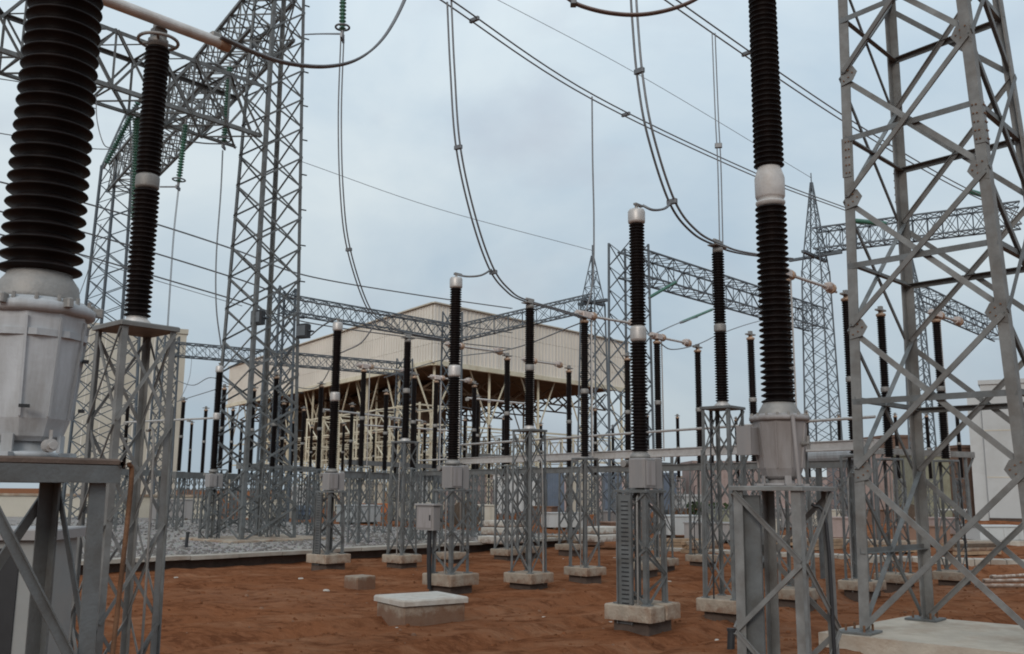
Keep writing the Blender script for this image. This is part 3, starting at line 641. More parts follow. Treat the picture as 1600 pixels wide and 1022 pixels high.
floodlight('floodlight box on the middle of the lattice tower', 402, 496, 36.0)
floodlight('dark floodlight box on the right leg of the lattice tower', 473, 517, 36.6)
def beam(label, A, Bq, wd, ht, n, single=False, lw=.13, bw=.07, m='steel_far', thin=True, pat='Z'):
    root = thing('gantry_beam', label, 'beam', A, 0, 'lattice gantry beams')
    d = Bq-A; e = V((d.x, d.y, 0)).normalized(); s = V((-e.y, e.x, 0))*(wd/2); u = ZZ*(ht/2)
    E = [-s-u, s-u, s+u, -s+u]
    lattice(root, E, [p+d for p in E], lin(n), lw, bw, pat, m, 'chord', 'web', single, True, thin=thin)
    return root
zA = D(415, 195, 37.3).z
nA = VV*-30
beam('lattice beam running from the tower to the upper left corner', V((TL.x, TL.y, zA))-VV*1.1, V((TL.x, TL.y, zA))-VV*24, 1.9, 2.2, 15, True, .15, .085, 'steel', False, 'X')
obj('arch_tie', tube(spline([V((TL.x, TL.y, zA-.6))-VV*1-V(gl.location), V((TL.x, TL.y, zA+1.6))-VV*2.4-V(gl.location), V((TL.x, TL.y, zA+1.2))-VV*4-V(gl.location)]), .06, 6), 'steel', gl).matrix_parent_inverse = Matrix.Rotation(-ANG, 4, 'Z')
zU = D(430, 12, 37.3).z
TF = TL+UU*28
beam('high lattice beam receding from the tower towards the far left', V((TL.x, TL.y, zU))+UU*.6, V((TF.x, TF.y, zU)), 1.9, 1.9, 18, True, .14, .07, 'steel', True, 'X')
gantry('far left lattice gantry tower partly hidden by tall post insulator', TF.x, TF.y, 3.0, 2.1, zU+1, 18, 4, .14, .065, False)
TF2 = TL-VV*24
gantry('gantry tower holding the other end of the upper left beam', TF2.x, TF2.y, 2.05, 1.45, 26, 16, 0)
# right hand gantry
TR = G(1290, 800, 0); TR = V((24.3, 74, 0)); TM = V((7.0, 55.5, 0)); TC = V((5.9, 68, 0))
zB_ = 15.8
gantry('tall spired lattice gantry tower beyond, left of the near tower', TR.x, TR.y, 2.3, 1.6, 19.8, 16, 7.4, .12, .06, False, arms=(21.0, 2.2))
gantry('lattice gantry tower half hidden behind nearest breaker pole', TM.x, TM.y, 1.9, 1.7, 17.0, 12, 0, .12, .06, False)
gantry('distant spired gantry tower right of the shed roof', TC.x, TC.y, 1.8, 1.25, 15.8, 12, 3.6, .1, .055, False, arms=(15.9, 1.3))
beam('lattice beam between the half hidden tower and the tall spired tower', V((TM.x, TM.y, zB_)), V((TR.x, TR.y, zB_)), 1.6, 1.6, 14, False, .1, .055, pat='X')
e = D(1600, 275, 66); beam('high lattice beam leading right behind the near tower', V((TR.x, TR.y, 22.3)), V((37.5, 67.5, 22.6)), 1.6, 1.7, 14, False, .12, .07, pat='X')
TX = G(1478, 800, 0); TX = V((38, 88, 0))
gantry('distant lattice gantry tower seen through the near tower', TX.x, TX.y, 2.0, 1.4, 20, 15, 5, .15, .08, False)
beam('distant lattice beam crossing behind the near tower', V((TX.x, TX.y, 21)), V((TX.x, TX.y, 21))+VV*30+V((0,0,0)), 1.6, 1.6, 14, False, .13, .07)
# middle gantries before the shed
TJ = D(703, 700, 68.5); zM = 14.2
gantry('slim gantry tower concealed behind second breaker pole', TJ.x, TJ.y, 1.15, 1.0, zM+1, 12, 0, .1, .06)
pA = G(440, 474, zM)
beam('lattice beam running right from behind the big tower across the shed roof', pA, V((TJ.x, TJ.y, zM-.6)), 1.1, 1.1, 14, False, .09, .05, pat='X')
gantry('gantry tower standing directly behind the big lattice tower', pA.x, pA.y, 1.5, 1.2, zM+1, 12, 0, .12, .07)
beam('lattice beam from the distant spired tower down across the shed roof', V((TC.x, TC.y, zM+1.7)), V((TJ.x, TJ.y, zM-.7)), 1.1, 1.1, 10, False, .09, .05, pat='X')
zL = 13.2; pL0 = G(262, 545, zL); pL1 = G(632, 577, zL)
beam('lower far lattice beam passing behind the big tower towards the shed', pL0, pL1, 1.1, 1.05, 20, False, .09, .05, pat='X')
gantry('far gantry tower behind the left tall stand', pL0.x, pL0.y, 1.4, 1.2, zL+1, 12, 0, .12, .07)
gantry('far gantry tower behind shed-corner post insulator', pL1.x, pL1.y, 1.2, 1.0, zL+1, 12, 0, .1, .06)

# ================================================================== CONDUCTORS
def twin(label, pts, gap=.12, r=.018, spacers=(), group='twin conductors', m='wire', per=10, n=6):
    P = spline(pts, per); root = thing('twin_conductor', label, 'conductor', P[0], 0, group); o = P[0]
    d = (P[-1]-P[0]); s = V((-d.y, d.x, 0)); s = s.normalized() if s.length > .01 else V((1, 0, 0))
    for k in (-1, 1): obj('wire', tube([p-o+s*(k*gap/2) for p in P], r, n), m, root, True)
    for t in spacers:
        p = P[int(t*(len(P)-1))]-o; obj('spacer', xf(cbox(0, 0, 0, gap+.08, .08, .09, .01), p, math.atan2(s.y, s.x)), 'wire', root)
    return root
def wire(label, pts, r=.015, m='wire', per=8, group='single wires', n=6, name='wire_conductor'):
    P = spline(pts, per); o = P[0]; ob = obj(name, tube([p-o for p in P], r, n), m, None, True, o)
    return tag(ob, label, 'wire', group)
# strung twin conductors
twin('twin conductor strung from the top middle down to the right', [D(560, -95, 17.4), D(700, 2, 19.8), D(925, 151, 24.7), D(1180, 273, 30.9), D(1330, 330, 36.0)], .2, .02, (.3, .55))
twin('twin conductor strung at upper right behind the near transformer', [D(900, -110, 18.1), D(1065, 12, 20.5), D(1310, 180, 25.9), D(1478, 281, 30.5), D(1600, 340, 35)], .2, .02, (.35, .6))
# droppers
twin('twin dropper hanging from the top middle down to second post insulator', [D(702, 2, 19.8), D(707, 110, 20), D(716, 230, 20.3), D(740, 340, 20.9), D(768, 420, 21.6), D(795, 455, 22.2), D(819, 469, 22.7), D(868, 483, 23.7), D(915, 497, 24.6)], .12, .022, (.26, .52), 'droppers')
twin('twin dropper hanging right of centre down to the tall post insulator', [D(988, -40, 15.8), D(992, 30, 15.8), D(1000, 120, 15.8), D(1016, 210, 15.9), D(1050, 315, 16.4), D(1085, 362, 17), D(1123, 383, 17.5), D(1160, 395, 18.2), D(1235, 405, 19.4)], .12, .022, (.24, .5), 'droppers')
twin('twin dropper hanging left of centre beside the green insulator string', [D(535, 55, 24.5), D(531, 180, 24.8), D(534, 300, 25), D(545, 390, 25.6), D(575, 480, 27.2), D(605, 505, 28), D(630, 519, 28.5), D(690, 530, 30)], .1, .02, (.43,), 'droppers')
wire('thin double dropper falling from the strung conductor to the disconnector head', [D(925, 151, 24.7), D(926, 250, 24.7), D(928, 350, 24.7), D(926, 440, 24.7), D(914, 492, 24.6)], .022, group='thin droppers')
twin('thin straight dropper falling onto the tall post insulator right of centre', [D(1115, 52, 18.1), D(1120, 180, 17.9), D(1124, 260, 17.7), D(1127, 383, 17.5)], .06, .012, (.55,), 'thin droppers')
# jumpers to breaker caps
wire('short jumper cable joining dropper and nearest breaker cap', [D(1050, 316, 16.4), D(1038, 326, 16.2), D(1020, 328, 16), D(1004, 321, 16)], .024, group='jumpers')
wire('short jumper cable joining dropper and second breaker cap', [D(768, 421, 21.6), D(752, 430, 21.5), D(730, 432, 21.5), D(709, 428, 21.5)], .026, group='jumpers')
wire('short jumper cable joining dropper and third breaker cap', [D(585, 508, 27.6), D(565, 535, 27.6), D(540, 548, 27.6), D(530, 552, 27.6)], .022, group='jumpers')
wire('slack jumper from third breaker cap rising left to the beam', [D(525, 498, 27.6), D(514, 503, 28), D(500, 512, 29), D(486, 524, 30)], .024, group='jumpers')
# cable loop from the tube end and loop at the top
twin('thick cable loop sagging from the tube bus end across the tower', [D(345, 58, 9.7), D(400, 83, 9.9), D(450, 99, 10.1), D(510, 104, 10.4), D(560, 92, 10.6), D(600, 58, 10.8), D(632, 0, 11), D(645, -50, 11.1)], .045, .016, (), 'cable loops')
twin('reddish cable loop sagging into the top edge of the picture', [D(880, -8, 12), D(905, 8, 12), D(950, 20, 12), D(1000, 23, 12), D(1050, 14, 12), D(1092, -4, 12), D(1120, -30, 12)], .05, .018, (.12,), 'cable loops', 'wire_red')
# thin far wires
wire('faint ground wire crossing the sky at upper right', [D(740, -20, 60), D(1000, 118, 66), V((TR.x, TR.y, 27.6))], .02)
wire('faint ground wire crossing the sky at mid left', [D(470, 252, 60), D(680, 325, 64), V((TC.x, TC.y, 19.8))], .02)
for i, (ya, yb, yc, ye, lab) in enumerate(((352, 392, 430, 482, 'upper of three strung wires passing behind the big tower'), (398, 436, 470, 520, 'middle of three strung wires passing behind the big tower'), (434, 470, 503, 545, 'lowest of three strung wires passing behind the big tower'))):
    twin(lab, [D(-30, ya-75, 43), D(120, ya-38, 46), D(250, ya, 49), D(372, yb, 52), D(476, yc, 55), D(640, (yc+ye)/2+3, 60), D(800, ye, 66)], .14, .022)
for lab, pts in (('thin wire entering at left edge above the pale tank', [D(-20, 120, 30), D(60, 135, 31), D(150, 170, 33)]), ('second thin wire entering at left edge', [D(-20, 205, 30), D(40, 215, 31), D(140, 232, 33), D(215, 232, 34)]),
                 ('thin wire sloping through the left tower to the stand', [D(115, 395, 40), D(150, 408, 42), D(200, 425, 44), D(300, 455, 46), D(378, 478, 38)]), ('slack wire loop hanging left of tall post insulator', [D(150, 150, 30), D(152, 190, 30), D(162, 225, 30), D(175, 232, 30.5)]),
                 ('slack wire hanging beside the left tower', [D(158, 350, 40), D(145, 400, 40), D(128, 450, 40), D(115, 478, 40)]), ('thin wire from shed side to disconnector head', [D(600, 590, 36), D(700, 560, 34), D(800, 545, 30), D(906, 505, 25)]),
                 ('wire from green string to the disconnector head', [D(1018, 524, 28.2), D(1060, 505, 33), D(1090, 496, 38)]), ('wire dipping to the saddle post from right', [D(1030, 535, 28.1), D(1050, 546, 28.8), D(1090, 538, 29.7), D(1130, 520, 34), D(1185, 502, 40), D(1260, 485, 52)])):
    wire(lab, pts, .018)
twin('pair of far wires hanging down behind the tall stand at left', [D(348, 235, 36), D(345, 300, 36), D(338, 400, 36), D(338, 480, 36), D(346, 545, 36)], .1, .014, (), 'far droppers')
twin('far wire hanging from second green string at left', [D(279, 295, 34), D(272, 360, 34), D(267, 430, 34), D(262, 510, 34)], .1, .013, (), 'far droppers')
twin('far wire hanging from third green string at left', [D(212, 300, 34), D(208, 400, 34), D(190, 520, 34), D(180, 600, 34)], .08, .012, (), 'far droppers')
# green insulator strings
def string(label, A, Bq, r=.11, ringed=True, pitch=.11):
    d = Bq-A; root = thing('insulator_string', label, 'insulator string', A, 0, 'green glass insulator strings')
    root.rotation_mode = 'QUATERNION'; root.rotation_quaternion = d.to_track_quat('Z', 'Y'); Ln = d.length
    me = lathe(sheds(Ln, r*.45, r, pitch), 12); obj('glass_discs', me, 'green', root)
    obj('end_fitting', cyl(V((0, 0, Ln)), V((0, 0, Ln+.25)), .05, 8), 'wire', root); obj('end_fitting', cyl(V((0, 0, -.25)), V((0, 0, 0)), .05, 8), 'wire', root)
    if ringed:
        ring(root, r*1.9, .03, Ln-.1, 'wire', 'guard_ring', 16); obj('yoke', cbox(0, 0, Ln+.22, .4, .06, .12), 'wire', root)
string('green insulator string hanging at the top edge right of the big tower', D(537, -60, 24.5), D(535, 48, 24.5), .1)
string('green insulator string hanging under the upper left beam near the tower', D(359, 105, 36), D(350, 222, 36), .13)
string('green insulator string hanging below the beam middle', D(290, 195, 34), D(279, 285, 34), .12)
string('sloping green insulator string left of tall post insulator', D(216, 160, 34), D(166, 255, 34.5), .13, False)
string('upright green insulator string just left of tall post insulator', D(214, 185, 34), D(210, 345, 34), .16, False)
string('green string low on right gantry beam, left of the tall post insulator', D(1056, 441, 57), D(1016, 464, 54), .1, False)
string('green string sloping below the right gantry beam', D(1112, 484, 40), D(1066, 503, 36), .06, False)
string('green string on the high beam behind the near tower', D(1335, 345, 70), D(1385, 350, 68), .2, False)
string('second green string on the high beam behind the near tower', D(1512, 298, 68), D(1560, 312, 66), .2, False)

# horizontal struts from the strings to the tower
wire('level rod joining green string and big tower', [D(474, 54, 36.5), D(500, 53, 32), D(535, 53, 24.6)], .03, n=6)
wire('level rod near the second green string', [D(290, 220, 34), D(320, 224, 35), D(350, 225, 36)], .03)
wire('level rod below the second green string', [D(250, 292, 34), D(279, 292, 34)], .03)

# ================================================================== BUILDINGS
C0 = D(677, 560, 100); C0.z = 0
zb = D(677, 567, 100).z; ztp = D(677, 474, 100).z
CU = D(357, 600, 156); CU.z = 0; CV = D(982, 560, 127); CV.z = 0
shed = thing('storage_shed', 'huge beige clad shed with deep roof band on cream steel columns', 'building', C0)
du = CU-C0; dv = CV-C0; U1 = du.normalized(); V1 = dv.normalized(); LU = du.length; LV = dv.length
def quadbox(p, d, ln, dep, z0, z1, nrm):      # wall panel
    a = p; b = p+d*ln; o_ = nrm*dep
    return [V((k.x, k.y, z)) for z in (z0, z1) for k in (a, b, b+o_, a+o_)], [(3,2,1,0),(4,5,6,7),(0,1,5,4),(1,2,6,5),(2,3,7,6),(3,0,4,7)]
def cladding(p, d, ln, nrm, cols, rows):
    for i in range(cols):
        for j in range(rows):
            h = (ztp-zb)/rows; a = p+d*(ln*i/cols+.03)
            obj('cladding_panel', quadbox(a, d, ln/cols-.06, .3, zb+h*j+.02, zb+h*(j+1)-.02, nrm), 'clad', shed)
cladding(V1*.02, V1, LV, U1, 7, 3); cladding(U1*.34, U1, LU-.4, V1, 12, 3)
acc = []
for d_, n_, LL in ((V1, -U1, LV), (U1, -V1, LU)):
    k = .5
    while k < LL:
        acc.append(rod(d_*k+n_*.05+ZZ*(zb+.05), d_*k+n_*.05+ZZ*(ztp-.05), .1, .07)); k += .62
obj('cladding_ribs', join(*acc), 'clad', shed)['kind'] = 'stuff'
obj('parapet_cap', rod(ZZ*(ztp+.08)-V1*.2, ZZ*(ztp+.08)+V1*LV, .6, .14), 'beige_wall', shed); obj('parapet_cap', rod(ZZ*(ztp+.08)+U1*.1, ZZ*(ztp+.08)+U1*LU, .6, .14), 'beige_wall', shed)
obj('roof_deck', ([V((k.x, k.y, z)) for z in (ztp-.8, ztp-.5) for k in (V1*.35+U1*.35, V1*LV+U1*.35, V1*LV+U1*LU, V1*.35+U1*LU)], [(3,2,1,0),(4,5,6,7),(0,1,5,4),(1,2,6,5),(2,3,7,6),(3,0,4,7)]), 'clad', shed)
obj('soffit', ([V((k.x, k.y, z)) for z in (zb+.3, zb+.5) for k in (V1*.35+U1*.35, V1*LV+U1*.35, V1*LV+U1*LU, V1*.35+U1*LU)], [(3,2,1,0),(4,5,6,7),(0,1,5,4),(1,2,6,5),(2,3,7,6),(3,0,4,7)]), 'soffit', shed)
obj('eaves_beam', rod(V((0, 0, zb+.05))+V1*.3, V((0, 0, zb+.05))+V1*LV, .5, .5), 'cream', shed); obj('eaves_beam', rod(V((0, 0, zb+.05))+U1*.3, V((0, 0, zb+.05))+U1*LU, .5, .5), 'cream', shed)
def col(p, d, sz=.24, arms=True, m='cream'):
    p = p.copy(); p.z = 0; obj('column', rod(p, V((p.x, p.y, zb)), sz), m, shed)
    if arms:
        for s in (-1, 1): obj('strut', rod(V((p.x, p.y, zb-6.2)), V((p.x, p.y, zb))+d*(s*3.2), .13), m, shed)
for k in range(5): col(V1*(.8+k*(LV-1.6)/4)+U1*.9, V1)
for k in range(1, 9): col(U1*(.8+k*(LU-1.6)/8)+V1*.9, U1)
for j in (1, 2, 3):
    for k in range(4): col(V1*(4+k*(LV-8)/3)+U1*(j*16+4), V1, .22, True)
for zz in (6.0, 9.2):
    obj('girt', rod(V((0, 0, zz))+V1*.8+U1*.9, V((0, 0, zz))+V1*(LV-.8)+U1*.9, .2), 'cream', shed)
    obj('girt', rod(V((0, 0, zz+.03))+U1*.8+V1*.9, V((0, 0, zz+.03))+U1*(LU-.8)+V1*.9, .2), 'cream', shed)
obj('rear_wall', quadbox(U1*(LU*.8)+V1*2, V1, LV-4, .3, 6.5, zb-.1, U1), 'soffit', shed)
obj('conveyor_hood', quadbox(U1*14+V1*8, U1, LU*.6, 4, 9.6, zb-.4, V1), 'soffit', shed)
acc = []
for j in range(9):                           # roof trusses and hanging lattice under the roof
    o_ = U1*(4+j*(LU-8)/8)
    for k in range(9):
        a = V1*(1+k*(LV-2)/9)+o_; b = V1*(1+(k+1)*(LV-2)/9)+o_
        acc += [rod(a+ZZ*(zb-.2), b+ZZ*(zb-2.4), .16), rod(a+ZZ*(zb-2.4), b+ZZ*(zb-.2), .16), rod(a+ZZ*(zb-2.4), b+ZZ*(zb-2.4), .18)]
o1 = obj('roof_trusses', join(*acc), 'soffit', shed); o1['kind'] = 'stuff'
acc = []
for j in range(7):
    for k in range(7):
        a = V1*(1+k*(LV-5)/6)+U1*(3+j*8)
        for s in (0, 1, 2):
            acc += [rod(a+ZZ*(s*3), a+V1*3+ZZ*(s*3+3), .09), rod(a+V1*3+ZZ*(s*3), a+ZZ*(s*3+3), .09), rod(a+ZZ*(s*3+3), a+V1*3+ZZ*(s*3+3), .12), rod(a+ZZ*(s*3+3), a+U1*8+ZZ*(s*3+3), .1)]
        acc += [rod(a, a+ZZ*9, .15), rod(a+V1*3, a+V1*3+ZZ*9, .15)]
o1 = obj('inner_scaffold', join(*acc), 'cream', shed); o1['kind'] = 'stuff'
# scaffold-like cream frame in front of the shed's left side
fr = D(600, 780, 84); fr.z = 0
root = thing('pipe_rack', 'cream painted steel pipe rack in front of the shed', 'pipe rack', fr)
for k in range(7):
    p = U1*(-6+k*4.0)
    obj('post', rod(p, p+ZZ*9.5, .16), 'cream', root); obj('post', rod(p+V1*4, p+V1*4+ZZ*9.5, .16), 'cream', root)
    for zz in (3.4, 6.4, 9.3): obj('crossbeam', rod(p+ZZ*zz, p+V1*4+ZZ*zz, .13), 'cream', root)
    if k < 6:
        q = U1*(-6+(k+1)*4.0); obj('diagonal', rod(p+ZZ*(3.4 if k % 2 else 6.4), q+ZZ*(6.4 if k % 2 else 3.4), .09), 'cream', root); obj('diagonal', rod(p+ZZ*6.4, q+ZZ*9.3, .09), 'cream', root)
for zz in (3.45, 6.45, 9.35):
    for o_ in (0, 4): obj('rail', rod(V1*o_+U1*-6+ZZ*zz, V1*o_+U1*18+ZZ*zz, .13), 'cream', root)

def block(name, label, cat, px0, px1, ytop, Y, m, depth=10, rz=.0, roof=None, ribs=0, group=None, cap=True):
    a = D(px0, 780, Y); b = D(px1, 780, Y); zt_ = D((px0+px1)/2, ytop, Y).z; wd = abs(b.x-a.x)
    root = thing(name, label, cat, ((a.x+b.x)/2, Y, 0), rz, group)
    obj('wall', box(-wd/2, wd/2, 0, depth, -.2, zt_), m, root)
    if cap: obj('roof_edge', box(-wd/2-.12, wd/2+.12, -.12, depth+.12, zt_+.003, zt_+.12+.02*zt_), roof or m, root)
    if ribs:
        for k in range(ribs):
            x = -wd/2+wd*(k+.5)/ribs; obj('rib', box(x-.06*wd/ribs*2, x+.06*wd/ribs*2, -.05, -.002, .1, zt_-.08), m, root)
    return root, wd, zt_
r_, wd, zt_ = block('beige_building', 'tall plain beige building at far left behind the tall stand', 'building', 100, 270, 516, 85, 'beige_wall', 10, .42)
for i in range(6):
    for j in range(2): obj('panel_joint', box(-wd/2+wd*(i+1)/7-.04, -wd/2+wd*(i+1)/7+.04, -.02, -.002, zt_*j/2+.2, zt_*(j+1)/2-.1), 'clad', r_)
r_, wd, zt_ = block('pale_building', 'plain pale grey building at the right edge', 'building', 1553, 1700, 598, 72, 'white_wall', 9, -.5)
obj('side_buttress', box(-wd/2-1.0, -wd/2-.02, .4, 5, -.2, zt_-.6), 'white_wall', r_); obj('plinth', box(-wd/2-.05, wd/2, -.12, -.01, -.2, .5), 'concrete_shade_dark', r_)
obj('door', box(-wd/2+2.6, -wd/2+3.8, -.06, -.003, .5, 2.0), 'brown_wall', r_)
for j in range(2): obj('panel_joint', box(-wd/2, wd/2, -.02, -.004, zt_*(j+1)/3-.04, zt_*(j+1)/3+.04), 'beige_wall', r_)
block('site_container', 'pinkish metal site container seen low through the near tower', 'container', 1338, 1424, 708, 84, 'pink_metal', 6, .1, ribs=14)
block('site_container', 'greenish grey corrugated container left of the pale building', 'container', 1428, 1502, 712, 80, 'green_metal', 6, .0, ribs=12)
block('site_container', 'dark brown container beside the pale building', 'container', 1504, 1532, 700, 78, 'brown_wall', 4, .0, ribs=5)
block('brown_hut', 'small brown flat roofed hut behind the containers', 'hut', 1392, 1446, 684, 96, 'brown_wall', 6, .1)
block('grey_container', 'grey pink long shed low between tall post and transformer', 'container', 1085, 1200, 724, 88, 'pink_metal', 6, .0, ribs=18)
for lab, x0, x1, yt, Y, m in (('blue container left of the nearest breaker pole', 856, 882, 738, 96, 'blue'), ('blue container directly behind the nearest breaker pole', 946, 972, 742, 92, 'blue'), ('blue container right of the nearest breaker pole', 1036, 1058, 742, 90, 'blue'),
                              ('white site cabin behind the second post insulator', 770, 842, 742, 98, 'white_wall'), ('pale site cabin between blue containers', 890, 932, 744, 97, 'beige_wall'), ('white site cabin under the shed behind shed-corner post', 640, 668, 748, 92, 'white_wall'),
                              ('beige cabin under the shed behind third breaker pole', 532, 596, 756, 88, 'beige_wall'), ('white cabin left of third breaker pole', 455, 482, 762, 80, 'white_wall'), ('white cabin low right of the tall post insulator', 1066, 1100, 776, 70, 'white_wall')):
    block('site_cabin' if m != 'blue' else 'site_container', lab, 'cabin' if m != 'blue' else 'container', x0, x1, yt, Y, m, 4, random.uniform(-.1, .1), ribs=7)
block('boundary_wall', 'low beige boundary wall at far left', 'wall', -200, 345, 775, 64, 'beige_wall', .4, 0, roof='concrete')
block('boundary_wall', 'long low pinkish wall far behind the blue containers', 'wall', 690, 1345, 746, 112, 'pink_metal', .4, 0, roof='concrete')
# soil mounds
def mound(label, px, py, Y, rx, ry, h):
    p = D(px, py, Y); n = 26; mrows = 10; vv, ff = [], []
    for j in range(mrows+1):
        for i in range(n):
            a = 2*math.pi*i/n; t = j/mrows; r = (1-t); hh = h*(1-r*r)*(1+.45*noise.noise(V((a*1.3, t*3, px))))
            q = 1+.2*noise.noise(V((math.cos(a)*2, math.sin(a)*2, px*.1+t)))
            vv.append(V((rx*r*q*math.cos(a), ry*r*q*math.sin(a), hh-.1)))
    ff = [(j*n+i, j*n+(i+1) % n, (j+1)*n+(i+1) % n, (j+1)*n+i) for j in range(mrows) for i in range(n)]
    tag(obj('soil_mound', (vv, ff), 'soil', None, True, (p.x, Y, 0)), label, 'soil mound', kind='structure')
mound('red soil heap far behind the concrete blocks', 830, 800, 66, 6, 3, .8); mound('red soil heap behind the nearest breaker pole', 960, 800, 62, 6, 3, .9)
mound('red soil heap right of nearest breaker pole', 1060, 800, 60, 4, 3, .8); mound('low red heap at far right', 1500, 820, 58, 9, 3, .7)
# far trees
def tree(label, px, ybase, Y, h, r):
    p = D(px, 780, Y); root = thing('tree', label, 'tree', (p.x, Y, 0), random.random()*6)
    obj('trunk', cyl(V((0, 0, -.2)), V((.1, 0, h*.6)), .16, 8, .07), 'bark', root)
    vv, ff = [], []
    for i in range(330):
        a = random.random()*6.283; b = math.acos(random.uniform(-1, 1)); q = random.random()**.45*(1+.35*noise.noise(V((a, b*1.5, px))))
        c = V((r*q*math.sin(b)*math.cos(a), r*q*math.sin(b)*math.sin(a), h*.62+h*.4*q*math.cos(b)))
        s = random.uniform(.1, .24); e1 = V((random.gauss(0, 1), random.gauss(0, 1), random.gauss(0, 1))).normalized()*s; e2 = e1.cross(V((random.gauss(0, 1), random.gauss(0, 1), random.gauss(0, 1)))).normalized()*s*.7
        k = len(vv); vv += [c-e1, c+e2, c+e1, c-e2]; ff.append((k, k+1, k+2, k+3))
    o = obj('crown', (vv, ff), 'leaf', root); o['kind'] = 'stuff'
tree('dark bush low right of tall post insulator stand', 1105, 830, 58, 1.8, 1.3); tree('dark bush behind near transformer stand', 1165, 830, 60, 1.8, 1.5)

# ================================================================== SMALL YARD THINGS
def cblock(name, label, px, py, wx, wy, h, rz=ANG, lid=0, m='concrete', cat='concrete block', group=None):
    p = G(px, py, 0); root = thing(name, label, cat, (p.x, p.y, 0), rz, group)
    obj('body', box(-wx/2, wx/2, -wy/2, wy/2, -.25, h, .02), m, root)
    if lid: obj('lid', box(-wx/2-.05, wx/2+.05, -wy/2-.05, wy/2+.05, h+.012, h+.012+lid, .025), 'concrete_pale', root)
    return root
r_ = cblock('concrete_chamber', 'pale concrete chamber with flat lid alone on the soil in front', 657, 966, 1.2, 1.02, .27, .6, .10, 'concrete', 'chamber')
cblock('concrete_block', 'small concrete block left of the lidded chamber', 562, 916, .55, .5, .24)
for i, (lab, px, py, wx, wy, h, z) in enumerate((('lower left slab in the pale concrete slab pile', 786, 848, 1.5, 1.2, .25, .3), ('upper left slab in the pale concrete slab pile', 788, 846, 1.45, 1.15, .25, .58), ('top slab of the pale concrete slab pile', 790, 845, 1.4, 1.1, .22, .86),
        ('lower slab of the pile right of the second post insulator stand', 938, 845, 1.9, 1.2, .25, .3), ('upper slab of the pile right of the second post insulator stand', 940, 844, 1.7, 1.1, .25, .58))):
    p = G(px, py, .3); root = thing('concrete_slab', lab, 'concrete slab', (p.x, p.y, z), ANG+random.uniform(-.06, .06), 'piled concrete slabs')
    obj('slab', box(-wx/2, wx/2, -wy/2, wy/2, 0, h, .02), 'concrete_pale', root); obj('spacer_timber', box(-wx/2+.1, -wx/2+.2, -wy/2-.02, wy/2+.02, -.028, -.002), 'bark', root); obj('spacer_timber', box(wx/2-.2, wx/2-.1, -wy/2-.02, wy/2+.02, -.028, -.002), 'bark', root)
for lab, px, py in (('short dark pipe stub on the gravel left of the tower footing', 290, 858), ('short dark pipe stub behind the left tall stand', 232, 838), ('dark pipe stub in the soil at the bottom right', 1141, 1015)):
    p = G(px, py, .25 if px < 1000 else 0); root = thing('conduit_stub', lab, 'pipe stub', p-V((0, 0, .1)), 0, 'pipe stubs')
    obj('pipe', cyl(V(), V((.03, .02, .6 if px < 1000 else .35)), .055, 12), 'black', root); obj('cap', cyl(V((.03, .02, .6 if px < 1000 else .35)), V((.031, .021, .65 if px < 1000 else .39)), .065, 12), 'black', root)
for lab, px, py in (('blue drum left of third breaker stand', 466, 812), ('blue drum just beside third breaker stand', 478, 812)):
    p = G(px, py, .25); root = thing('blue_drum', lab, 'drum', p, 0, 'blue drums'); turned('shell', [(.3, 0), (.31, .02), (.31, .3), (.325, .32), (.31, .34), (.31, .6), (.325, .62), (.31, .64), (.31, .9), (.29, .92)], 'blue', root, 0, 18); obj('lid', cyl(V((0, 0, .921)), V((0, 0, .935)), .27, 18), 'blue', root)
for lab, px in (('orange barrier under the shed, left of two', 577), ('orange barrier under the shed, right of two', 598)):
    p = G(px, 806, .25); root = thing('orange_barrier', lab, 'barrier', p, .3, 'orange barriers'); obj('panel', box(-.6, .6, -.05, .05, .25, .95, .02), 'orange', root); obj('foot', box(-.5, -.35, -.25, .25, 0, .24), 'orange', root); obj('foot', box(.35, .5, -.25, .25, 0, .24), 'orange', root)
# cable trench covers and kerb on the right
def strip(label, p, q, wd, h, n, name='trench_cover'):
    d = (q-p); L_ = d.length; e = d.normalized(); root = tag(bpy.data.objects.new(name, None), label, 'trench', kind='structure'); COL.link(root); root.location = p
    s = V((-e.y, e.x, 0))
    for i in range(n):
        a = e*(L_*i/n+.01); b = e*(L_*(i+1)/n-.01); dz = random.uniform(-.01, .01)
        vv = [V((k.x, k.y, z)) for z in (-.2, h+dz) for k in (a-s*wd/2, b-s*wd/2, b+s*wd/2, a+s*wd/2)]
        obj('cover_slab', (vv, [(3,2,1,0),(4,5,6,7),(0,1,5,4),(1,2,6,5),(2,3,7,6),(3,0,4,7)]), 'kerb', root)
strip('row of pale concrete trench covers behind the near transformer', G(1180, 868), G(1700, 884), .9, .12, 22)
strip('second row of pale concrete trench covers farther back', G(1130, 845), G(1700, 850), .9, .12, 22)
strip('short row of concrete covers behind the nearest breaker footing', G(1000, 858), G(1180, 866), .8, .1, 9)
for i, (lab, y0, y1) in enumerate((('white pipe lying on the soil at right edge, front', 915, 912), ('white pipe lying on the soil at right edge, middle', 908, 903), ('white pipe lying on the soil at right edge, rear', 902, 893))):
    a = G(1525+i*12, y0, .06); b = G(1650, y1+3, .05); root = thing('white_pipe', lab, 'pipe', a, 0, 'white pipes on the soil')
    obj('pipe', cyl(V(), b-a, .045, 10), 'concrete_pale', root, False); obj('socket', cyl(V(), (b-a).normalized()*.2, .06, 10), 'concrete_pale', root)
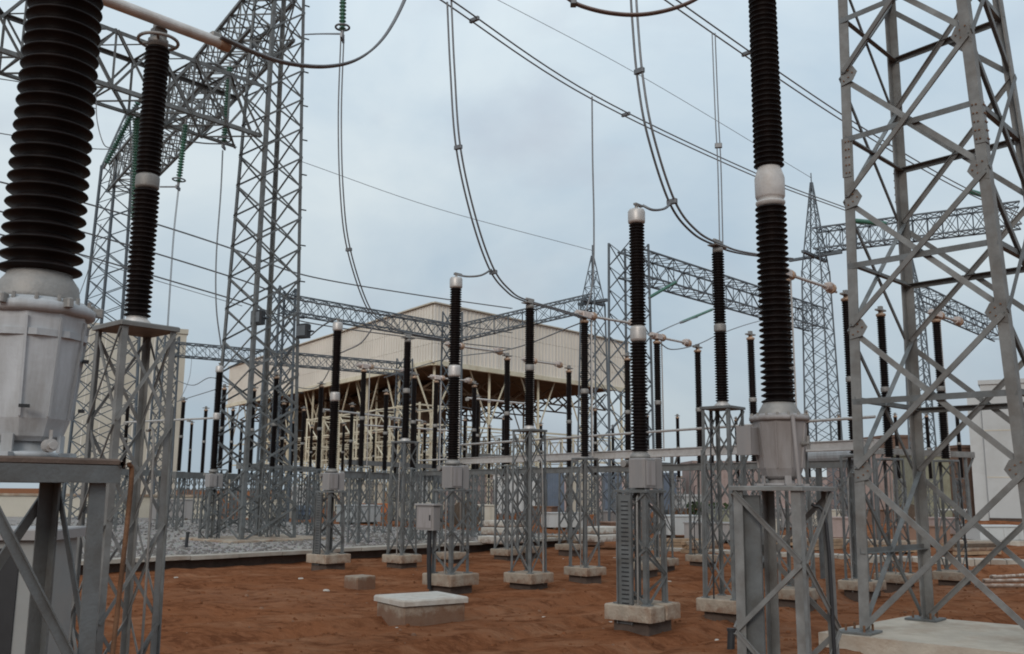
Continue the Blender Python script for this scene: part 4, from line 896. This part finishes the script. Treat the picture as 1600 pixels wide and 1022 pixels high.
# white trestle far right
p = G(1488, 820); root = thing('white_trestle', 'white tube trestle standing before the containers', 'trestle', (p.x, p.y, 0))
for x in (-1, 1):
    obj('leg', rod(V((x, -.3, 0)), V((x, 0, 1.1)), .09), 'white_wall', root); obj('leg', rod(V((x, .3, 0)), V((x, 0, 1.1)), .09), 'white_wall', root)
obj('rail', rod(V((-1.2, 0, 1.12)), V((1.2, 0, 1.12)), .1), 'white_wall', root); obj('lower_rail', rod(V((-1, 0, .4)), V((1, 0, .4)), .07), 'white_wall', root)

# ================================================================== MORE POSTS, BEAMS AND CLUTTER IN THE MIDDLE DISTANCE
ORD = ('first', 'second', 'third', 'fourth', 'fifth', 'sixth', 'seventh', 'eighth', 'ninth', 'tenth')
for i, (px, ty) in enumerate(((472, 640), (486, 668), (536, 664), (548, 634), (584, 676), (618, 660), (664, 662), (690, 676), (726, 656), (764, 668))):
    slim('%s short dark post from the left in the row under the shed' % ORD[i], px, ty)
for i, (px, ty) in enumerate(((262, 668), (298, 662), (318, 640), (362, 640), (376, 662), (392, 608), (440, 630), (456, 660))):
    slim('%s dark post from the left in the crowded row behind the lattice tower' % ORD[i], px, ty)
for i, (px, ty) in enumerate(((846, 664), (930, 640), (958, 668), (1060, 652), (1402, 650), (1500, 640))):
    slim('%s small dark post from left in the back row right of shed corner' % ORD[i], px, ty)
def bar(label, p, q, th, m='steel_pale'):
    root = thing('bus_beam', label, 'beam', p, 0, 'far equipment beams'); d = q-p
    obj('girder', rod(V(), d, th, th*1.3), m, root)
    for k in (.08, .5, .92):
        obj('post', rod(V((d.x*k, d.y*k, -p.z)), V((d.x*k, d.y*k, -th*.7)), .12), 'steel', root); obj('brace', rod(V((d.x*k, d.y*k, -1.0)), V((d.x*min(k+.08, 1), d.y*min(k+.08, 1), -th*.7)), .07), 'steel', root)
for lab, x0, y0, x1, y1, Y0, Y1 in (('grey equipment beam low behind the big tower', 272, 742, 372, 744, 44, 49), ('grey equipment beam between big tower and third breaker pole', 372, 728, 500, 734, 46, 54), ('far grey equipment beam under the shed left half', 540, 722, 690, 730, 56, 66),
        ('far grey equipment beam under the shed right half', 730, 712, 900, 722, 56, 64), ('pale beam low behind the left tall stand', 100, 735, 262, 741, 40, 46), ('far pale beam behind the tall post insulator', 1040, 706, 1170, 704, 46, 42), ('far pale beam seen through the near tower', 1350, 704, 1520, 708, 44, 48)):
    p, q = D(x0, y0, Y0), D(x1, y1, Y1); q.z = p.z; bar(lab, p, q, .22)
for lab, pts in (('upper sagging wire between far posts left of the tower', [D(262, 588, 47), D(300, 602, 46), D(330, 590, 42), D(366, 604, 44)]), ('lower sagging wire between far posts left of the tower', [D(200, 632, 51), D(240, 640, 50), D(281, 626, 48), D(345, 606, 43)]), ('wire linking posts inside the tower to third breaker pole', [D(427, 588, 40), D(470, 606, 40), D(499, 602, 41), D(524, 560, 34)]),
        ('wire linking the saddle posts across the shed front', [D(565, 648, 57), D(600, 640, 54), D(648, 642, 54), D(720, 636, 50), D(786, 654, 57)]), ('wire hanging from lower beam to far post', [D(300, 556, 78), D(296, 590, 60), D(281, 626, 48)])):
    wire(lab, pts, .02, group='far slack wires')
# level bus pipes on the far posts
for lab, x0, y0, x1, y1, Y0, Y1 in (('thin level bus pipe before the shed, upper', 505, 640, 660, 636, 45, 52), ('thin level bus pipe before the shed, lower', 560, 664, 720, 668, 55, 60), ('thin level bus pipe right of second breaker pole', 730, 622, 830, 634, 45, 48), ('thin level bus pipe left of the big tower', 196, 660, 350, 664, 50, 46)):
    p, q = D(x0, y0, Y0), D(x1, y1, Y1); q.z = p.z; root = thing('bus_pipe', lab, 'bus tube', p, 0, 'thin level bus pipes')
    obj('pipe', cyl(V(), q-p, .05, 8), 'alu', root)
    for k in (0, .33, .66, 1): obj('clamp', cbox((q-p).x*k, (q-p).y*k, -.06, .16, .16, .14), 'cast', root)
def crate(name, label, cat, px, py, wx, wy, h, m, lid=None, z=.0):
    p = G(px, py, z); root = thing(name, label, cat, (p.x, p.y, z), random.uniform(-.5, .9), 'equipment stored in the yard')
    obj('body', box(-wx/2, wx/2, -wy/2, wy/2, .1, h, .02), m, root); obj('lid', box(-wx/2-.05, wx/2+.05, -wy/2-.05, wy/2+.05, h+.003, h+.07), lid or m, root)
    for x in (-.36, .36): obj('skid', box(wx*x-.06, wx*x+.06, -wy/2, wy/2, -.05, .098), 'bark', root)
    for x in (-.3, 0, .3): obj('batten', box(wx*x-.05, wx*x+.05, -wy/2-.03, -wy/2-.002, .12, h-.04), m, root)
for a in (('equipment_crate', 'pale crate left of the piled slabs', 'crate', 742, 822, 2.0, 1.4, 1.1, 'beige_wall', None, .3), ('equipment_crate', 'brown crate behind the second post insulator stand', 'crate', 846, 822, 1.8, 1.4, 1.2, 'brown_wall', 'rust', .0),
          ('equipment_crate', 'pale long crate right of the second post insulator stand', 'crate', 880, 826, 2.4, 1.2, .9, 'white_wall', None, 0), ('equipment_crate', 'grey crate behind the brown headed disconnector stand', 'crate', 962, 826, 2.0, 1.4, 1.0, 'box', None, 0),
          ('equipment_crate', 'brown low crate just left of nearest breaker stand', 'crate', 972, 840, 1.8, 1.2, .7, 'brown_wall', None, 0), ('equipment_crate', 'white crate right of nearest breaker stand', 'crate', 1062, 838, 2.0, 1.4, 1.0, 'white_wall', None, 0),
          ('equipment_crate', 'rust coloured crate beyond the tall post insulator stand', 'crate', 1082, 822, 2.2, 1.4, 1.1, 'rust', None, 0), ('equipment_crate', 'grey green crate left of near transformer stand', 'crate', 1138, 832, 2.0, 1.4, 1.2, 'green_metal', None, 0),
          ('equipment_crate', 'grey crate seen between the near transformer legs', 'crate', 1228, 826, 2.2, 1.4, 1.2, 'box', None, 0), ('equipment_crate', 'pale crate right of near transformer legs', 'crate', 1292, 824, 2.0, 1.3, 1.1, 'beige_wall', None, 0),
          ('equipment_crate', 'brown crate low between the near tower legs', 'crate', 1376, 828, 2.4, 1.4, 1.2, 'brown_wall', 'rust', 0), ('equipment_crate', 'pinkish crate low right of the near tower middle leg', 'crate', 1466, 836, 2.2, 1.4, .9, 'pink_metal', None, 0),
          ('equipment_crate', 'pale crate on the gravel left of the shed-corner stand', 'crate', 560, 818, 2.2, 1.4, 1.0, 'white_wall', None, .3), ('equipment_crate', 'beige crate on the gravel under the shed', 'crate', 652, 814, 2.6, 1.4, 1.1, 'beige_wall', None, .3),
          ('equipment_crate', 'grey crate on the gravel left of the big tower', 'crate', 268, 812, 2.4, 1.4, 1.2, 'box', None, .3), ('equipment_crate', 'pale crate on the gravel behind the big tower', 'crate', 420, 812, 2.6, 1.6, 1.2, 'beige_wall', None, .3)):
    crate(*a)
for i, (lab, px, py, r) in enumerate((('empty cable drum lying behind the second breaker stand', 728, 826, .7), ('cable drum right of nearest breaker stand', 1036, 826, .75), ('cable drum seen through the near tower', 1420, 826, .8))):
    p = G(px, py, .3 if px < 800 else 0); root = thing('cable_drum', lab, 'cable drum', (p.x, p.y, p.z), .4+i, 'cable drums')
    for k in (-.4, .34): obj('flange', cyl(V((0, k, r)), V((0, k+.06, r)), r, 24), 'bark', root)
    obj('hub', cyl(V((0, -.34, r)), V((0, .34, r)), r*.6, 18), 'black', root)
for i, (px, ty) in enumerate(((1012, 650), (1112, 640), (1152, 656), (1206, 640), (1262, 646), (1312, 652))):
    slim('%s slim post from left in the far row behind the near transformer' % ORD[i], px, ty)
def timber(label, px, py, n, rz):
    p = G(px, py); root = thing('timber_stack', label, 'timber stack', (p.x, p.y, 0), rz, 'stacked timbers')
    for j in range(3):
        for k in range(n):
            x0 = -1.1+random.uniform(-.12, .12); obj('plank', box(x0, x0+2.3, -.3+k*.2, -.3+k*.2+.18, .0+j*.14, .125+j*.14), random.choice(('plank', 'plank', 'bark', 'concrete')), root)
for a in (('stacked timbers beyond nearest breaker footing', 1048, 858, 4, .3), ('stacked timbers left of tall post insulator footing', 1096, 862, 3, .9), ('stacked timbers between near transformer legs', 1214, 852, 4, .2), ('stacked timbers left of near tower leg', 1286, 858, 4, .7), ('stacked timbers between near tower legs', 1400, 862, 5, .1), ('stacked timbers right of near tower middle leg', 1520, 866, 4, .4), ('stacked timbers behind brown headed disconnector footing', 900, 852, 4, .5)):
    timber(*a)
for a in (('equipment_crate', 'long grey crate low behind the tall post insulator stand', 'crate', 1116, 846, 2.6, 1.2, .8, 'box', None, 0), ('equipment_crate', 'pale pinkish crate left of the near tower leg', 'crate', 1318, 842, 2.2, 1.3, 1.0, 'pink_metal', None, 0), ('equipment_crate', 'flat white crate by the trench covers at right', 'crate', 1556, 846, 2.6, 1.4, .7, 'white_wall', None, 0), ('equipment_crate', 'dark brown crate below the greenish container', 'crate', 1440, 852, 2.2, 1.3, .8, 'brown_wall', None, 0), ('equipment_crate', 'pale crate between timber stacks behind transformer stand', 'crate', 1180, 842, 2.0, 1.3, .9, 'beige_wall', None, 0)):
    crate(*a)
# rough stones over the gravel pad, clods in the soil
def pebbles(name, label, n, fn, smin, smax, m):
    acc = []
    for i in range(n):
        c = fn(); s = random.uniform(smin, smax)
        p = [V((random.uniform(.6, 1.2)*s*math.cos(k*1.571+random.random()*.5), random.uniform(.6, 1.2)*s*math.sin(k*1.571), 0)) for k in range(4)]
        t = [q*.5+V((0, 0, s*.7)) for q in p]; acc.append(([c+q for q in p]+[c+q for q in t], [(k, (k+1) % 4, 4+(k+1) % 4, 4+k) for k in range(4)]+[(4, 5, 6, 7)]))
    tag(obj(name, join(*acc), m), label, 'stones', kind='stuff')
nrmV = V((-VV.y, VV.x, 0))
def on_pad():
    t = random.random()**1.6; q = e0+VV*random.uniform(0, (e1-e0).length)+nrmV*(.6+t*30); return V((q.x, q.y, .296))
pebbles('gravel_stones', 'loose grey stones over the gravel pad', 9000, on_pad, .025, .09, 'gravelstone')
def clod():
    y = 10+random.random()**1.3*30; x = random.uniform(-.62, .75)*y*.9
    while x < -10.6+(y-25.4)*.885+.5 and y > 20: y = random.uniform(11, 24); x = random.uniform(-.5, .7)*y*.9
    return V((x, y, gz(x, y)-.012))
pebbles('soil_clods', 'crumbled clods scattered over the red soil', 3500, clod, .012, .05, 'soilclod')
